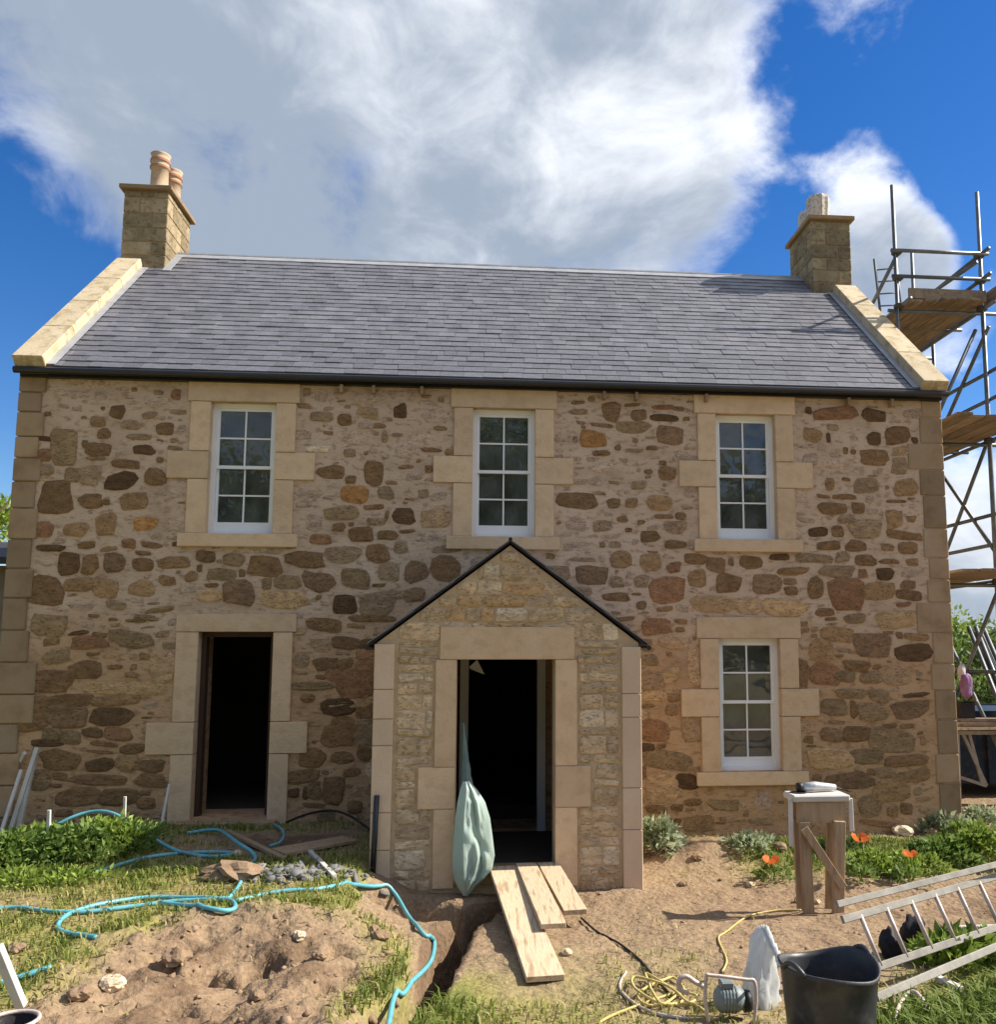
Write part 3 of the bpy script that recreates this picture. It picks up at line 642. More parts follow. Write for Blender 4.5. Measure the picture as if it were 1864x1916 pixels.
for line in DATA.strip().split('\n'):
    head, *ent = line.split('|'); ox, oy, sc_ = map(float, head.split())
    for e in ent:
        x, y, w, h, tn = e.split(); x, y, w, h = map(float, (x, y, w, h)); sd_ += 1
        px, py = ox + x / sc_, oy + y / sc_
        c = atY(px, py, 0); e1 = atY(px + w / sc_ / 2, py, 0); e2 = atY(px, py - h / sc_ / 2, 0)
        w_, h_ = 2 * (e1.x - c.x), 2 * (e2.z - c.z)
        dp = {'f': .006}.get(tn, rng.uniform(.007, .019))
        big = 1.0 + .13 * float(sst(1040, 1260, py)); w_ *= big; h_ *= big
        STONES.append((w_ * h_, *stone_mesh(c.x, c.z, w_ * 1.13, h_ * 1.14, -dp, dp, sd_, sq=rng.uniform(2.3, 4.2), jit=rng.uniform(.07, .17), n=rng.choice((10, 11, 12, 13))), tn, front))
# thin flush slips of stone that show between the big ones
taken = [(np.mean([v[0] for v in s[1]]), np.mean([v[2] for v in s[1]]), max(v[0] for v in s[1]) - min(v[0] for v in s[1]), max(v[2] for v in s[1]) - min(v[2] for v in s[1])) for s in STONES]
blocked = [(a - .27, b + .27, c - .15, d + .3) for a, b, c, d in holes[:5]] + [(a - .5, b + .5, c + .39 * (d - c), c + .63 * (d - c)) for a, b, c, d in holes[:5]] + [(PXL - .05, PXR + .05, -1, 2.3), (-1, .45, -1, 9), (W - .45, W + 1, -1, 9)]
TK = np.array(taken)
def fill(tries, wr, hr, gap, tones_hi, tones_lo):
    global TK, sd_
    for _ in range(tries):
        x, z = rng.uniform(.3, W - .3), rng.uniform(.1, H - .12); w_, h_ = rng.uniform(*wr), rng.uniform(*hr)
        if z > 2.6 and rng.random() < .45: continue
        if any(a < x < b and c < z < d for a, b, c, d in blocked): continue
        if z < PAZ + .1 - .765 * abs(x - PAX) and PXL - .1 < x < PXR + .1: continue
        if np.any((np.abs(TK[:, 0] - x) < (TK[:, 2] * .94 + w_) / 2 + gap) & (np.abs(TK[:, 1] - z) < (TK[:, 3] * .94 + h_) / 2 + gap)): continue
        TK = np.vstack([TK, (x, z, w_, h_)]); sd_ += 1
        dp = rng.uniform(.003, .009)
        STONES.append((w_ * h_ * .5, *stone_mesh(x, z, w_, h_, -dp, dp, sd_, n=8, sq=rng.uniform(2.6, 5), jit=.14), rng.choice(tones_lo if z < 2.5 else tones_hi), front))
fill(2500, (.18, .42), (.10, .24), .016, 'ffffgt', 'tbbgtfy')
fill(5000, (.08, .26), (.05, .12), .012, 'fffgbf', 'btbgtdf')
fill(5000, (.05, .16), (.025, .06), .010, 'fgbff', 'bdtgbf')

# --- porch walls
porch = part_empty('porch', house, (PAX, PYF, -.1))
def gable_line(x): return PAZ - (PAZ - PEZ) / (PAX - PXL) * abs(x - PAX)
mb = MB()
for poly in ([(PXL, -.8), (PD0, -.8), (PD0, gable_line(PD0)), (PXL, PEZ)], [(PD1, -.8), (PXR, -.8), (PXR, PEZ), (PD1, gable_line(PD1))],
             [(PD0, PDZ1), (PD1, PDZ1), (PD1, gable_line(PD1)), (PAX, PAZ), (PD0, gable_line(PD0))], [(PD0, -.8), (PD1, -.8), (PD1, PDZ0 - .08), (PD0, PDZ0 - .08)]):
    mb.prism(poly, PYF, PYF + .42)
pwall = mb.build('front_wall', 'porch_mortar', porch)
for x0, x1 in ((PXL, PXL + .4), (PXR - .4, PXR)):
    MB().box(x0, x1, PYF + .42, 0, -.8, PEZ).build('side_wall', 'porch_mortar', porch)
MB().box(PXL + .4, PXR - .4, PYF + .42, 0, -.1, PDZ0 - .01).build('floor', 'interior_floor', porch)
MB().box(PXL + .4, PXR - .4, PYF + .42, 0, PEZ - .04, PEZ + .01).build('ceiling', 'interior', porch)
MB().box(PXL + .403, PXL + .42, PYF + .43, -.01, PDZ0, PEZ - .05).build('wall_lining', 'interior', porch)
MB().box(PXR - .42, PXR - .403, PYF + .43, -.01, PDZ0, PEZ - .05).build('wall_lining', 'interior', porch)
MB().box(PXL - .06, PXR + .06, PYF - .05, PYF + .1, -.75, -.16).build('plinth', 'stone_b', porch)
# coursed squared stones of the porch front
LJ, RJ = PD0 - .21, PD1 + .22
z = -.12
pr_ = random.Random(12)
while z < PAZ - .08:
    h_ = pr_.choice((.07, .09, .12, .15, .19))
    zt = z + h_; x = PXL + .205
    xr = PXR - .205
    while x < xr - .05:
        w_ = pr_.uniform(.13, .46); x1 = min(x + w_, xr)
        if xr - x1 < .08: x1 = xr
        cxm, lim = (x + x1) / 2, min(gable_line(x), gable_line(x1))
        a, b = x, x1
        if zt < PDZ1 + .33 and z < PDZ1 + .33:
            if zt > PDZ1: L0, R0 = 5.20 - .02, 6.535 + .02
            else:
                blk = .70 < (z + zt) / 2 < 1.10
                L0, R0 = (PD0 - (.37 if blk else .215)), (PD1 + (.36 if blk else .225))
            if a < L0: b = min(b, L0 - .012)
            elif b > R0: a = max(a, R0 + .012)
            else: a = b
        gx_ = (PAZ - .05 - z - .35 * h_) * (PAX - PXL) / (PAZ - PEZ); a = max(a, PAX - gx_); b = min(b, PAX + gx_); lim = 9
        if b - a > .05 and lim > zt - .03:
            tn = pr_.choice('TTTTTUUVVVVX' if zt < 2.4 else 'TTTUUTWVTUWX'); sd_ += 1
            dp = pr_.uniform(.006, .02)
            hh = min(zt, lim) - z
            vs, fs = stone_mesh((a + b) / 2, z + hh / 2, (b - a) - .012, hh - .012, -dp, dp, sd_, sq=5.5, n=12, jit=.035)
            STONES.append(((b - a) * h_, [(vx, vy + PYF, min(vz, gable_line(vx) - .012)) for vx, vy, vz in vs], fs, tn, pwall))
        x = x1
    z = zt
STONES.sort(key=lambda s: -s[0])
rest = {}
for i, (ar, vs, fs, tn, par) in enumerate(STONES):
    if i < 296: MB().add(vs, fs).build('stone', 'stone_' + tn, par, fixn=False)
    else: rest.setdefault((tn, par.name), (MB(), par))[0].add(vs, fs)
for (tn, _), (mb, par) in rest.items(): mb.build('small_rubble', 'stone_' + tn, par, kind='stuff', fixn=False)

# --- dressed stone round the openings
def opening_stones(par, x0, x1, z0, z1, yf, jl, bl, lint, lov, bz, sill=None, step=None, m='dressed', jr=None, br=None):
    jr = jr or jl; br = br or bl; g = .008
    MB().box(x0 - lov, x1 + lov, yf, .3 + yf + .03, z1, z1 + lint).build('lintel', m, par, bevel=.006)
    zb, zt = z0 + (z1 - z0) * bz[0], z0 + (z1 - z0) * bz[1]
    for s, xo, j, b in ((-1, x0, jl, bl), (1, x1, jr, br)):
        for (a, c, wd, off) in ((zt + g, z1 - g, j, 0), (zb, zt, b, .003), (z0, zb - g, j, 0)):
            e0, e1 = (xo - wd, xo + .002) if s < 0 else (xo - .002, xo + wd)
            MB().box(e0, e1, yf - off, yf + .3, a, c).build('jamb_stone', m, par, bevel=.006)
    if sill: MB().box(x0 - sill[0], x1 + sill[0], yf - .035, yf + .32, z0 - sill[1], z0 - .003).build('sill', m, par, bevel=.008)
def sash_window(xc, z0):
    w = part_empty('window', house, (xc, 0, z0))
    x0, x1, z1 = xc - WW / 2, xc + WW / 2, z0 + WH
    opening_stones(w, x0, x1, z0, z1, -.028, .235, .485, .265, .275, (.41, .615), sill=(.31, .165))
    fw = .062
    MB().box(x0, x0 + fw, .09, .2, z0, z1).box(x1 - fw, x1, .09, .2, z0, z1).box(x0 + fw, x1 - fw, .09, .2, z1 - .055, z1).box(x0 + fw, x1 - fw, .085, .2, z0, z0 + .045).build('frame', 'white_paint', w)
    ix0, ix1, mid = x0 + fw, x1 - fw, z0 + .10 + (WH - .155) / 2
    st = .026
    for nm, a, b, y0 in (('upper_sash', mid - .02, z1 - .055, .112), ('lower_sash', z0 + .045, mid + .02, .150)):
        bot = .115 if nm == 'lower_sash' else .04
        MB().box(ix0, ix0 + st, y0, y0 + .036, a, b).box(ix1 - st, ix1, y0, y0 + .036, a, b).box(ix0 + st, ix1 - st, y0 - .001, y0 + .036, a, a + bot).box(ix0 + st, ix1 - st, y0 - .001, y0 + .036, b - .034, b).build(nm, 'white_paint', w)
        ga, gb = a + bot, b - .034; gm_ = (ga + gb) / 2
        MB().box(xc - .010, xc + .010, y0 + .002, y0 + .03, ga, gb).build('glazing_bar', 'white_paint', w)
        MB().box(ix0 + st, ix1 - st, y0 + .004, y0 + .028, gm_ - .010, gm_ + .010).build('glazing_bar', 'white_paint', w)
        for xa, xb in ((ix0 + st, xc - .010), (xc + .010, ix1 - st)):
            for za, zb in ((ga, gm_ - .010), (gm_ + .010, gb)):
                MB().add([(xa, y0 + .018, za), (xb, y0 + .018, za), (xb, y0 + .018, zb), (xa, y0 + .018, zb)], [(0, 1, 2, 3)]).build('pane', 'glass', w, fixn=False)
    return w
for x in WX: sash_window(x, WZ)
w4 = sash_window(W4X, W4Z)
dr = part_empty('doorway', house, (2.66, 0, DZ0))
opening_stones(dr, DX0, DX1, DZ0 - .2, DZ1, -.028, .255, .545, .21, .262, (.395, .55), jr=.225, br=.435)
MB().box(DX0 - .1, DX1 + .12, -.2, .3, DZ0 - .3, DZ0 - .02).build('door_step', 'quoin', dr, bevel=.01)
MB().box(DX0 + .003, DX0 + .06, .12, .24, DZ0, DZ1 - .003).box(DX1 - .06, DX1 - .003, .12, .24, DZ0, DZ1 - .003).box(DX0 + .06, DX1 - .06, .12, .24, DZ1 - .06, DZ1 - .003).build('door_frame', 'dark_wood', dr)
pdw = part_empty('doorway', house, (PD0, PYF, PDZ0))
ORG[pdw.name] = Vector((PD0, PYF, PDZ0))
def ydress(par, x0, x1, z0, z1, name='jamb_stone', off=0.0, m='dressed'):
    MB().box(x0, x1, PYF - .03 - off, PYF + .3, z0, z1).build(name, m, par, bevel=.006)
ydress(pdw, 5.19, 6.54, PDZ1, PDZ1 + .325, 'lintel')
for (a, b) in ((1.095, PDZ1 - .004), (-.06, .69)):
    ydress(pdw, PD0 - .205, PD0 + .002, a, b); ydress(pdw, PD1 - .002, PD1 + .215, a, b)
ydress(pdw, PD0 - .36, PD0 + .002, .694, 1.091, off=.003); ydress(pdw, PD1 - .002, PD1 + .35, .694, 1.091, off=.003)
MB().box(PD0 + .003, PD1 - .003, PYF - .05, PYF + .42, PDZ0 - .1, PDZ0 - .005).build('door_step', 'quoin', pdw, bevel=.008)
# inner door and its frame at the back of the porch
ind = part_empty('inner_doorway', house, (IN0, -.02, .1))
MB().box(IN0 - .07, IN0 + .03, -.06, .1, PDZ0, 2.2).box(IN1 - .03, IN1 + .07, -.06, .1, PDZ0, 2.2).box(IN0 + .03, IN1 - .03, -.06, .1, 2.12, 2.2).build('door_frame', 'white_paint', ind)
MB().box(PXL + .45, IN0 - .08, -.05, -.01, PDZ0, 2.2).build('wall_board', 'dark_wood', ind)

# --- corner stones
def course_z(pxx, ys): return [atY(pxx, y, 0).z for y in ys]
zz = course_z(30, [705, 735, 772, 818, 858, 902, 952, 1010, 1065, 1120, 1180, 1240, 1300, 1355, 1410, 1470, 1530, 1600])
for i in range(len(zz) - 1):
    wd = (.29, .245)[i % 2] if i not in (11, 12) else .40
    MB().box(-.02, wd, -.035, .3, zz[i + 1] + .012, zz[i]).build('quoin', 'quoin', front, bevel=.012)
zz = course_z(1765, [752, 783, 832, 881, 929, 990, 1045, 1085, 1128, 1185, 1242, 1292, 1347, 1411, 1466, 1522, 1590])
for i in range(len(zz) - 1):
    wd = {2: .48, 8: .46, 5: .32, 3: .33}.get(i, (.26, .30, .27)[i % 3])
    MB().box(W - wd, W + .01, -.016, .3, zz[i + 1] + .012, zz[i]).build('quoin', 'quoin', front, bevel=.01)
for xq0, xq1, ys in ((PXL - .02, PXL + .175, [1205, 1290, 1345, 1395, 1520, 1590, 1668]), (PXR - .175, PXR + .02, [1210, 1300, 1345, 1480, 1560, 1670])):
    zz = [atY(720, y, PYF).z for y in ys]; zz[-1] = -.2
    for i in range(len(zz) - 1):
        MB().box(xq0, xq1, PYF - .035, PYF + .2, zz[i + 1] + .005, min(zz[i], PEZ + .02)).build('quoin', 'porch_quoin', porch, bevel=.006)

# --- roof
roof = MB().add([(.3, EY + .05, EZ - .03), (W - .3, EY + .05, EZ - .03), (W - .3, RY, RZ_ - .03), (.3, RY, RZ_ - .03), (.3, 2 * RY - EY, EZ - .03), (W - .3, 2 * RY - EY, EZ - .03)],
                [(0, 1, 2, 3), (3, 2, 5, 4)]).build('roof', 'roof_deck', house, fixn=False)
slope_len = math.hypot(RY - EY, RZ_ - EZ); ROWS = 27; GA = slope_len / ROWS
sr = random.Random(5)
rot = Matrix.Rotation(ROOF_A, 4, 'X')
slate_meshes = []
def slate_verts(w, l, th=.014): return [(0, 0, 0), (w, 0, 0), (w, l, 0), (0, l, 0), (0, 0, th), (w, 0, th), (w, l, th), (0, l, th)]
SF = [(0, 3, 2, 1), (4, 5, 6, 7), (0, 1, 5, 4), (1, 2, 6, 5), (2, 3, 7, 6), (3, 0, 4, 7)]
for k in range(9):
    w = .17 + .018 * k; me = bpy.data.meshes.new('slate'); me.from_pydata(slate_verts(w - .003, GA * 1.5), [], SF); me.materials.append(MATS['slate']); slate_meshes.append((w, me))
ns = 0; far = MB(); farc = []
SX0, SX1 = .335, W - .335
for row in range(ROWS):
    x = SX0 - sr.uniform(0, .15)
    while x < SX1:
        w, me = sr.choice(slate_meshes); x1 = min(x + w, SX1); xa = max(x, SX0)
        t_ = row * GA
        base = Vector((xa, EY + t_ * math.cos(ROOF_A), EZ + t_ * math.sin(ROOF_A))) + Vector((0, -math.sin(ROOF_A), math.cos(ROOF_A))) * (.016 + sr.uniform(0, .006))
        tilt = Matrix.Translation(base) @ Matrix.Rotation(ROOF_A - .062 + sr.uniform(-.008, .008), 4, 'X') @ Matrix.Rotation(sr.uniform(-.008, .008), 4, 'Z')
        full = (xa == x and x1 == x + w)
        if row < 6 and full and ns < 298:
            o = bpy.data.objects.new('slate', me); COL.objects.link(o); o.parent = roof
            o.matrix_local = Matrix.Translation(-ORG[roof.name]) @ tilt; ns += 1
        elif x1 - xa > .03:
            far.add([tilt @ Vector(v) for v in slate_verts(x1 - xa - .003, GA * 1.5)], SF)
        x = x + w
fs_ = far.build('upper_slates', 'slate', roof, kind='stuff', fixn=False)
tn_ = np.repeat(np.random.RandomState(3).uniform(-.15, .15, len(far.v) // 8), 8); a_ = fs_.data.attributes.new('tint', 'FLOAT', 'POINT'); a_.data.foreach_set('value', tn_.astype(np.float32))
MB().tube([(.66, RY, RZ_ + .03), (W - .66, RY, RZ_ + .03)], .035, 8).bar((.66, RY - .07, RZ_ - .02), (W - .66, RY - .07, RZ_ - .02), .16, .012, up=(0, -math.sin(ROOF_A), math.cos(ROOF_A))).build('ridge', 'lead', roof)
gt = MB()
gt.tube([(-.025, EY - .025, EZ - .04), (W + .035, EY - .025, EZ - .04)], .043, 10)
gt.build('gutter', 'gutter', house)
MB().box(0.003, W - .003, EY + .06, .02, EZ - .10, EZ - .02).build('fascia', 'gutter', house)

for px in (640, 700, 790, 1130, 1190, 1320, 1585, 1665):
    c_ = atY(px, 742, -.02); MB().box(c_.x - .02, c_.x + .02, -.10, .003, EZ - .20, EZ - .10).build('rafter_foot', 'quoin', house, bevel=.004)
# --- skews (gable copings) and chimneys
for side, xa, xb in ((0, -.02, .335), (1, W - .335, W + .02)):
    sk = part_empty('gable_coping', house, (xa, EY, EZ))
    n = Vector((0, -math.sin(ROOF_A), math.cos(ROOF_A))); dvec = Vector((0, math.cos(ROOF_A), math.sin(ROOF_A)))
    L_ = (2.58 - EY) / math.cos(ROOF_A); k = 4
    for i in range(k):
        a = Vector(((xa + xb) / 2, EY, EZ)) + dvec * (L_ * i / k + (.003 if i else -.02)) + n * .085
        b = Vector(((xa + xb) / 2, EY, EZ)) + dvec * (L_ * (i + 1) / k) + n * .085
        MB().bar(a, b, xb - xa, .15, up=n).build('coping_stone', 'coping', sk, bevel=.008)
    L2 = math.hypot(RY - EY, RZ_ - EZ)
    for i in range(4):
        d2 = Vector((0, math.cos(ROOF_A), -math.sin(ROOF_A))); n2 = Vector((0, math.sin(ROOF_A), math.cos(ROOF_A)))
        st_ = Vector(((xa + xb) / 2, RY, RZ_))
        MB().bar(st_ + d2 * (L2 * i / 4 + .4 * (i == 0)) + n2 * .085, st_ + d2 * (L2 * (i + 1) / 4 - .003) + n2 * .085, xb - xa, .15, up=n2).build('coping_stone', 'coping', sk, bevel=.008)
    MB().box(xa, xb, EY - .02, .3, EZ - .06, EZ + .06).build('skewputt', 'coping', sk, bevel=.01)
    # lead along the inner edge
    xi = xb + .001 if side == 0 else xa - .001
    p = Vector((xi + (.05 if side == 0 else -.05), EY + .02, EZ)) + n * .056
    MB().bar(p, p + dvec * (L_ * .98), .10, .006, up=n).build('flashing', 'lead', sk)
cy0, cy1, ctop = 2.55, 3.585, 9.33
for side, xa, xb in ((0, .0, .67), (1, W - .67, W)):
    ch = part_empty('chimney', house, ((xa + xb) / 2, RY, 8))
    MB().box(xa + .012, xb - .012, cy0 + .012, cy1 - .012, 7.2, ctop - .002).build('core', 'chimney_mortar', ch)
    cr = random.Random(30 + side); z = 7.35; i = 0
    while z < ctop - .05:
        h_ = cr.uniform(.2, .29); zt = min(z + h_, ctop - .006)
        if ctop - zt < .1: zt = ctop - .006
        sp = xa + (xb - xa) * (.36 if i % 2 else .66)
        y2 = cy0 + (cy1 - cy0) * (.22 if i % 2 else .4); y3 = cy0 + (cy1 - cy0) * (.8 if i % 2 else .62)
        g = .007
        for (a, b, c, d) in ((xa, sp - g, cy0, y2), (sp + g, xb, cy0, y2), (xa, xb, y2 + 2 * g, y3), (xa, sp - g, y3 + 2 * g, cy1), (sp + g, xb, y3 + 2 * g, cy1)):
            MB().box(a, b, c, d, z, zt - .012).build('block', 'chimney_stone', ch, bevel=.012)
        z = zt; i += 1
    MB().box(xa - .06, xb + .06, cy0 - .07, cy1 + .07, ctop, ctop + .07).build('cap', 'quoin', ch, bevel=.008)
    MB().box(xa + .06, xb - .06, cy0 + .1, cy1 - .1, ctop + .07, ctop + .12).build('flaunching', 'chimney_mortar', ch, bevel=.03)
    # lead apron at the foot
    base = Vector(((xa + xb) / 2, cy0 - .14, EZ + SL * (cy0 - .14 - EY) + .04))
    if side == 0:
        MB().bar((xb + .05, cy0 - .1, EZ + SL * (cy0 - .1 - EY) + .05), (xb + .05, RY - .05, EZ + SL * (RY - .05 - EY) + .05), .12, .008, up=(0, -.67, .74)).build('flashing', 'lead', ch)
    if side == 0:
        for (px, yy, top, mt) in ((.40, 2.86, .66, 'terracotta'), (.45, 3.28, .62, 'terracotta')):
            b = Vector((px, yy, ctop + .1))
            po = MB().lathe(b, [(.150, 0), (.150, .03), (.135, .05), (.128, top * .62), (.150, top * .64), (.150, top * .68), (.132, top * .70), (.132, top * .78), (.150, top * .80), (.150, top * .85), (.135, top * .87), (.138, top * .96), (.152, top), (.11, top), (.10, top * .5), (.10, .05)], 22).build('pot', mt, ch, smooth=True)
            MB().lathe(b, [(.1515, top * .635), (.1515, top * .685)], 22).lathe(b, [(.1515, top * .795), (.1515, top * .855)], 22).build('pot_band', 'terracotta_red', po, smooth=True)
    else:
        for (px, yy, top, r0, mt) in ((W - .40, 2.9, .50, .19, 'pale_pot'), (W - .42, 3.3, .42, .17, 'pale_pot')):
            b = Vector((px, yy, ctop + .1))
            MB().lathe(b, [(r0 * .92, 0), (r0 * .95, .05), (r0 * .9, .08), (r0 * .98, top * .55), (r0 * 1.0, top * .85), (r0 * .9, top * .96), (r0 * .72, top), (r0 * .55, top), (r0 * .5, .06)], 20, fl=.05).build('pot', mt, ch)

# --- porch roof
for s, xe in ((-1, PXL - .075), (1, PXR + .085)):
    ze = PAZ - (PAZ - PEZ) / (PAX - PXL) * abs(xe - PAX) + .03
    d = Vector((xe - PAX, 0, ze - (PAZ + .035))); nrm = Vector((-d.z * s, 0, d.x * s)).normalized() if True else None
    if nrm.z < 0: nrm = -nrm
    pr = MB()
    A = Vector((PAX, 0, PAZ + .03)); B = Vector((xe, 0, ze))
    rows = 7
    deck = MB().add([(A.x, PYF - .03, A.z), (B.x, PYF - .03, B.z), (B.x, .02, B.z), (A.x, .02, A.z), *( (Vector((q.x, yy, q.z)) + nrm * .012) for q, yy in ((A, PYF - .03), (B, PYF - .03), (B, .02), (A, .02)))],
                    [(0, 1, 2, 3), (4, 7, 6, 5), (0, 4, 5, 1), (1, 5, 6, 2), (2, 6, 7, 3), (3, 7, 4, 0)]).build('roof', 'roof_deck', porch)
    for r_i in range(rows):
        yy = PYF - .06
        a = B.lerp(A, r_i / rows); b = B.lerp(A, min(1, (r_i + 1.25) / rows))
        while yy < -.02:
            w = pr_.uniform(.2, .3); y1 = min(yy + w, -.003)
            pr.bar(Vector((a.x, (yy + y1) / 2, a.z)) + nrm * .026, Vector((b.x, (yy + y1) / 2, b.z)) + nrm * .018, y1 - yy - .004, .011, up=nrm)
            yy = y1
    pr.build('slates', 'slate', porch, kind='stuff')
    MB().tube([(xe + s * .02, PYF - .03, ze - .02), (xe + s * .02, -.01, ze - .02)], .025, 8).build('gutter', 'gutter', porch)
MB().tube([(PAX, PYF - .05, PAZ + .06), (PAX, -.005, PAZ + .06)], .02, 8).build('ridge', 'gutter', porch)

# ------------------------------------------------------------------ things in the yard
def grp_tube(name, pts, r, m, parent, n=8): return MB().tube(pts, r, n).build(name, m, parent, smooth=True)

# --- scaffold beside the right gable
sc = empty('scaffold', (12.5, 2.5, 0), 'galvanised tube scaffold with timber board lifts beside the right gable', 'scaffold')
SX_, SY_ = (11.84, 13.16), (1.4, 3.5, 5.6)
TR = .030
def tubep(nm, p, q, r=TR): return MB().tube([p, q], r, 8).build(nm, 'galvanised', sc, smooth=True)
tops = {(0, 0): 9.35, (1, 0): 9.30, (0, 1): 8.7, (1, 1): 9.35, (0, 2): 8.75, (1, 2): 9.0}
for (i, j), zt in tops.items(): tubep('standard', (SX_[i], SY_[j], -.1), (SX_[i] + (.05 if i else 0), SY_[j], zt))
tubep('standard', (13.28, 1.62, -.1), (13.33, 1.62, 8.15)); tubep('standard', (13.9, -.75, -.1), (13.9, -.75, 6.6)); tubep('standard', (13.30, 3.1, -.1), (13.30, 3.1, 7.9))
LIFTS = (3.24, 5.36, 7.42)
for zl in LIFTS:
    for i in (0, 1): tubep('ledger', (SX_[i] + .06, -.9 if (zl < 7 and i) else 1.1, zl), (SX_[i] + .06, 6.0, zl))
    for j in (0, 1, 2): tubep('transom', (11.72, SY_[j] + .06, zl - .06), (13.55, SY_[j] + .06, zl - .06))
    tubep('transom', (11.72, 2.45, zl + .05), (13.45, 2.45, zl + .05))
for zl in (8.27, 7.86): tubep('guard_rail', (11.75, 1.34, zl), (13.3, 1.34, zl))
for zl in (8.3, 7.9): tubep('guard_rail', (13.23, 1.2, zl), (13.23, 5.9, zl - .02))
for zl in (6.0, 6.42, 4.25, 3.8, 1.9): tubep('guard_rail', (13.25, -.9, zl), (13.25, 5.9, zl))
for (y0, z0, y1, z1) in ((1.3, 7.1, 3.6, 5.2), (3.6, 5.9, 1.3, 3.5), (1.3, 5.6, 3.6, 3.0), (1.3, 3.3, 3.6, .5), (3.5, 3.1, 1.3, .3)): tubep('brace', (13.22, y0, z0), (13.22, y1, z1))
tubep('brace', (11.90, 1.42, 8.27), (11.86, 4.2, 6.9)); tubep('brace', (13.2, 1.48, 8.2), (11.95, 5.3, 7.55)); tubep('brace', (13.1, 1.46, 7.1), (12.2, 1.46, 5.3))
for zl in LIFTS:
    x = 11.98; y0 = 1.25 if zl > 7 else .2
    for k in range(5):
        MB().box(x, x + .222, y0 + rng.uniform(-.1, .06), 5.9, zl + .032, zl + .07).build('board', 'board', sc, bevel=.003); x += .235
MB().box(11.98, 13.2, 1.29, 1.328, 7.50, 7.66).build('toe_board', 'board', sc)
MB().box(13.275, 13.315, 1.0, 5.8, 7.50, 7.68).build('toe_board', 'board', sc)
MB().box(13.275, 13.315, .2, 5.8, 5.45, 5.62).build('toe_board', 'board', sc)
for (i, j) in tops:
    for zl in LIFTS + (8.27, 7.86):
        if zl > tops[(i, j)]: continue
        MB().box(SX_[i] - .045, SX_[i] + .095, SY_[j] - .06, SY_[j] + .05, zl - .045, zl + .03).build('coupler', 'coupler', sc, bevel=.015)
# access ladder up through the top lift
al = empty('access_ladder', (12.0, 3.4, 7.5), 'thin metal ladder standing at the top of the scaffold', 'ladder')
la = [atY(1636, 485, 3.2), atY(1652, 625, 3.2)]; lb = [atY(1676, 480, 3.2), atY(1692, 625, 3.2)]
for a in (la, lb): MB().tube([a[1], a[0]], .022, 6).build('rail', 'galvanised', al, smooth=True)
for k in range(6):
    t_ = .05 + k * .16; MB().tube([la[1].lerp(la[0], t_), lb[1].lerp(lb[0], t_)], .013, 6).build('rung', 'galvanised', al, smooth=True)
# bundle of tubes leaning on the scaffold
tb = empty('tube_bundle', (13.6, 2.2, 0), 'bundle of spare grey scaffold tubes leaning against the scaffold foot', 'tube bundle')
for k in range(7):
    a = atY(1812 + 4.5 * k, 1172 + 5 * (k % 3), 2.6 + .05 * (k % 3)); b = atY(1852 + 5 * k, 1272 + 4 * (k % 2), 2.3 + .05 * (k % 3))
    d = b - a; s_ = (b.z - gzf(b.x, b.y)) / max(.1, -d.z)
    MB().tube([a, b + d * s_], .033, 8).build('tube', 'galvanised', tb, smooth=True)

# --- trestle with timber, crate and dark skip beyond the right gable
tr_ = empty('trestle', (12.6, 1.5, 0), 'pale metal trestle standing beyond the right corner under stacked timber', 'trestle')
TY = 1.6
for (xa, ya, xb, yb) in ((1800, 1368, 1846, 1470), (1812, 1366, 1838, 1465), (1792, 1368, 1796, 1500), (1797, 1454, 1846, 1470)):
    MB().bar(atY(xa, ya, TY), atY(xb, yb, TY - .02), .045, .03, up=(0, 1, 0)).build('leg' if yb > 1470 or ya < 1400 else 'brace', 'aluminium', tr_)
MB().box(12.1, 13.6, TY - .1, TY + .5, atY(1820, 1368, TY).z - .04, atY(1820, 1366, TY).z).build('top_rail', 'aluminium', tr_)
z_t = atY(1820, 1364, TY).z
for k, (dz, dy, ww_) in enumerate(((.0, -.15, .2), (.0, .1, .22), (.055, -.1, .2), (.055, .14, .2), (.11, .0, .22))):
    o = MB().bar((11.9, TY + dy, z_t + .03 + dz), (14.2, TY + dy + .1 - .05 * k, z_t + .03 + dz), ww_, .045).build('timber_plank', 'timber' if k < 2 else 'board')
    tag(o, ['lowest front plank of the timber stacked on the trestle', 'lowest rear plank of the timber stacked on the trestle', 'front plank in the middle layer of the trestle timber', 'rear plank in the middle layer of the trestle timber', 'single plank on top of the timber stacked on the trestle'][k], 'plank', 'planks stacked on the trestle')
cz_ = z_t + .165
cr_ = empty('crate', (12.55, TY, cz_), 'small black crate on the stacked timber beyond the right corner', 'crate')
cx0, cx1 = atY(1789, 1300, TY).x, atY(1815, 1300, TY).x
MB().box(cx0, cx1, TY - .12, TY + .14, cz_, cz_ + .02).box(cx0, cx0 + .015, TY - .12, TY + .14, cz_ + .02, cz_ + .24).box(cx1 - .015, cx1, TY - .12, TY + .14, cz_ + .02, cz_ + .24).box(cx0 + .015, cx1 - .015, TY - .12, TY - .105, cz_ + .02, cz_ + .22).box(cx0 + .015, cx1 - .015, TY + .125, TY + .14, cz_ + .02, cz_ + .22).build('body', 'crate_black', cr_)
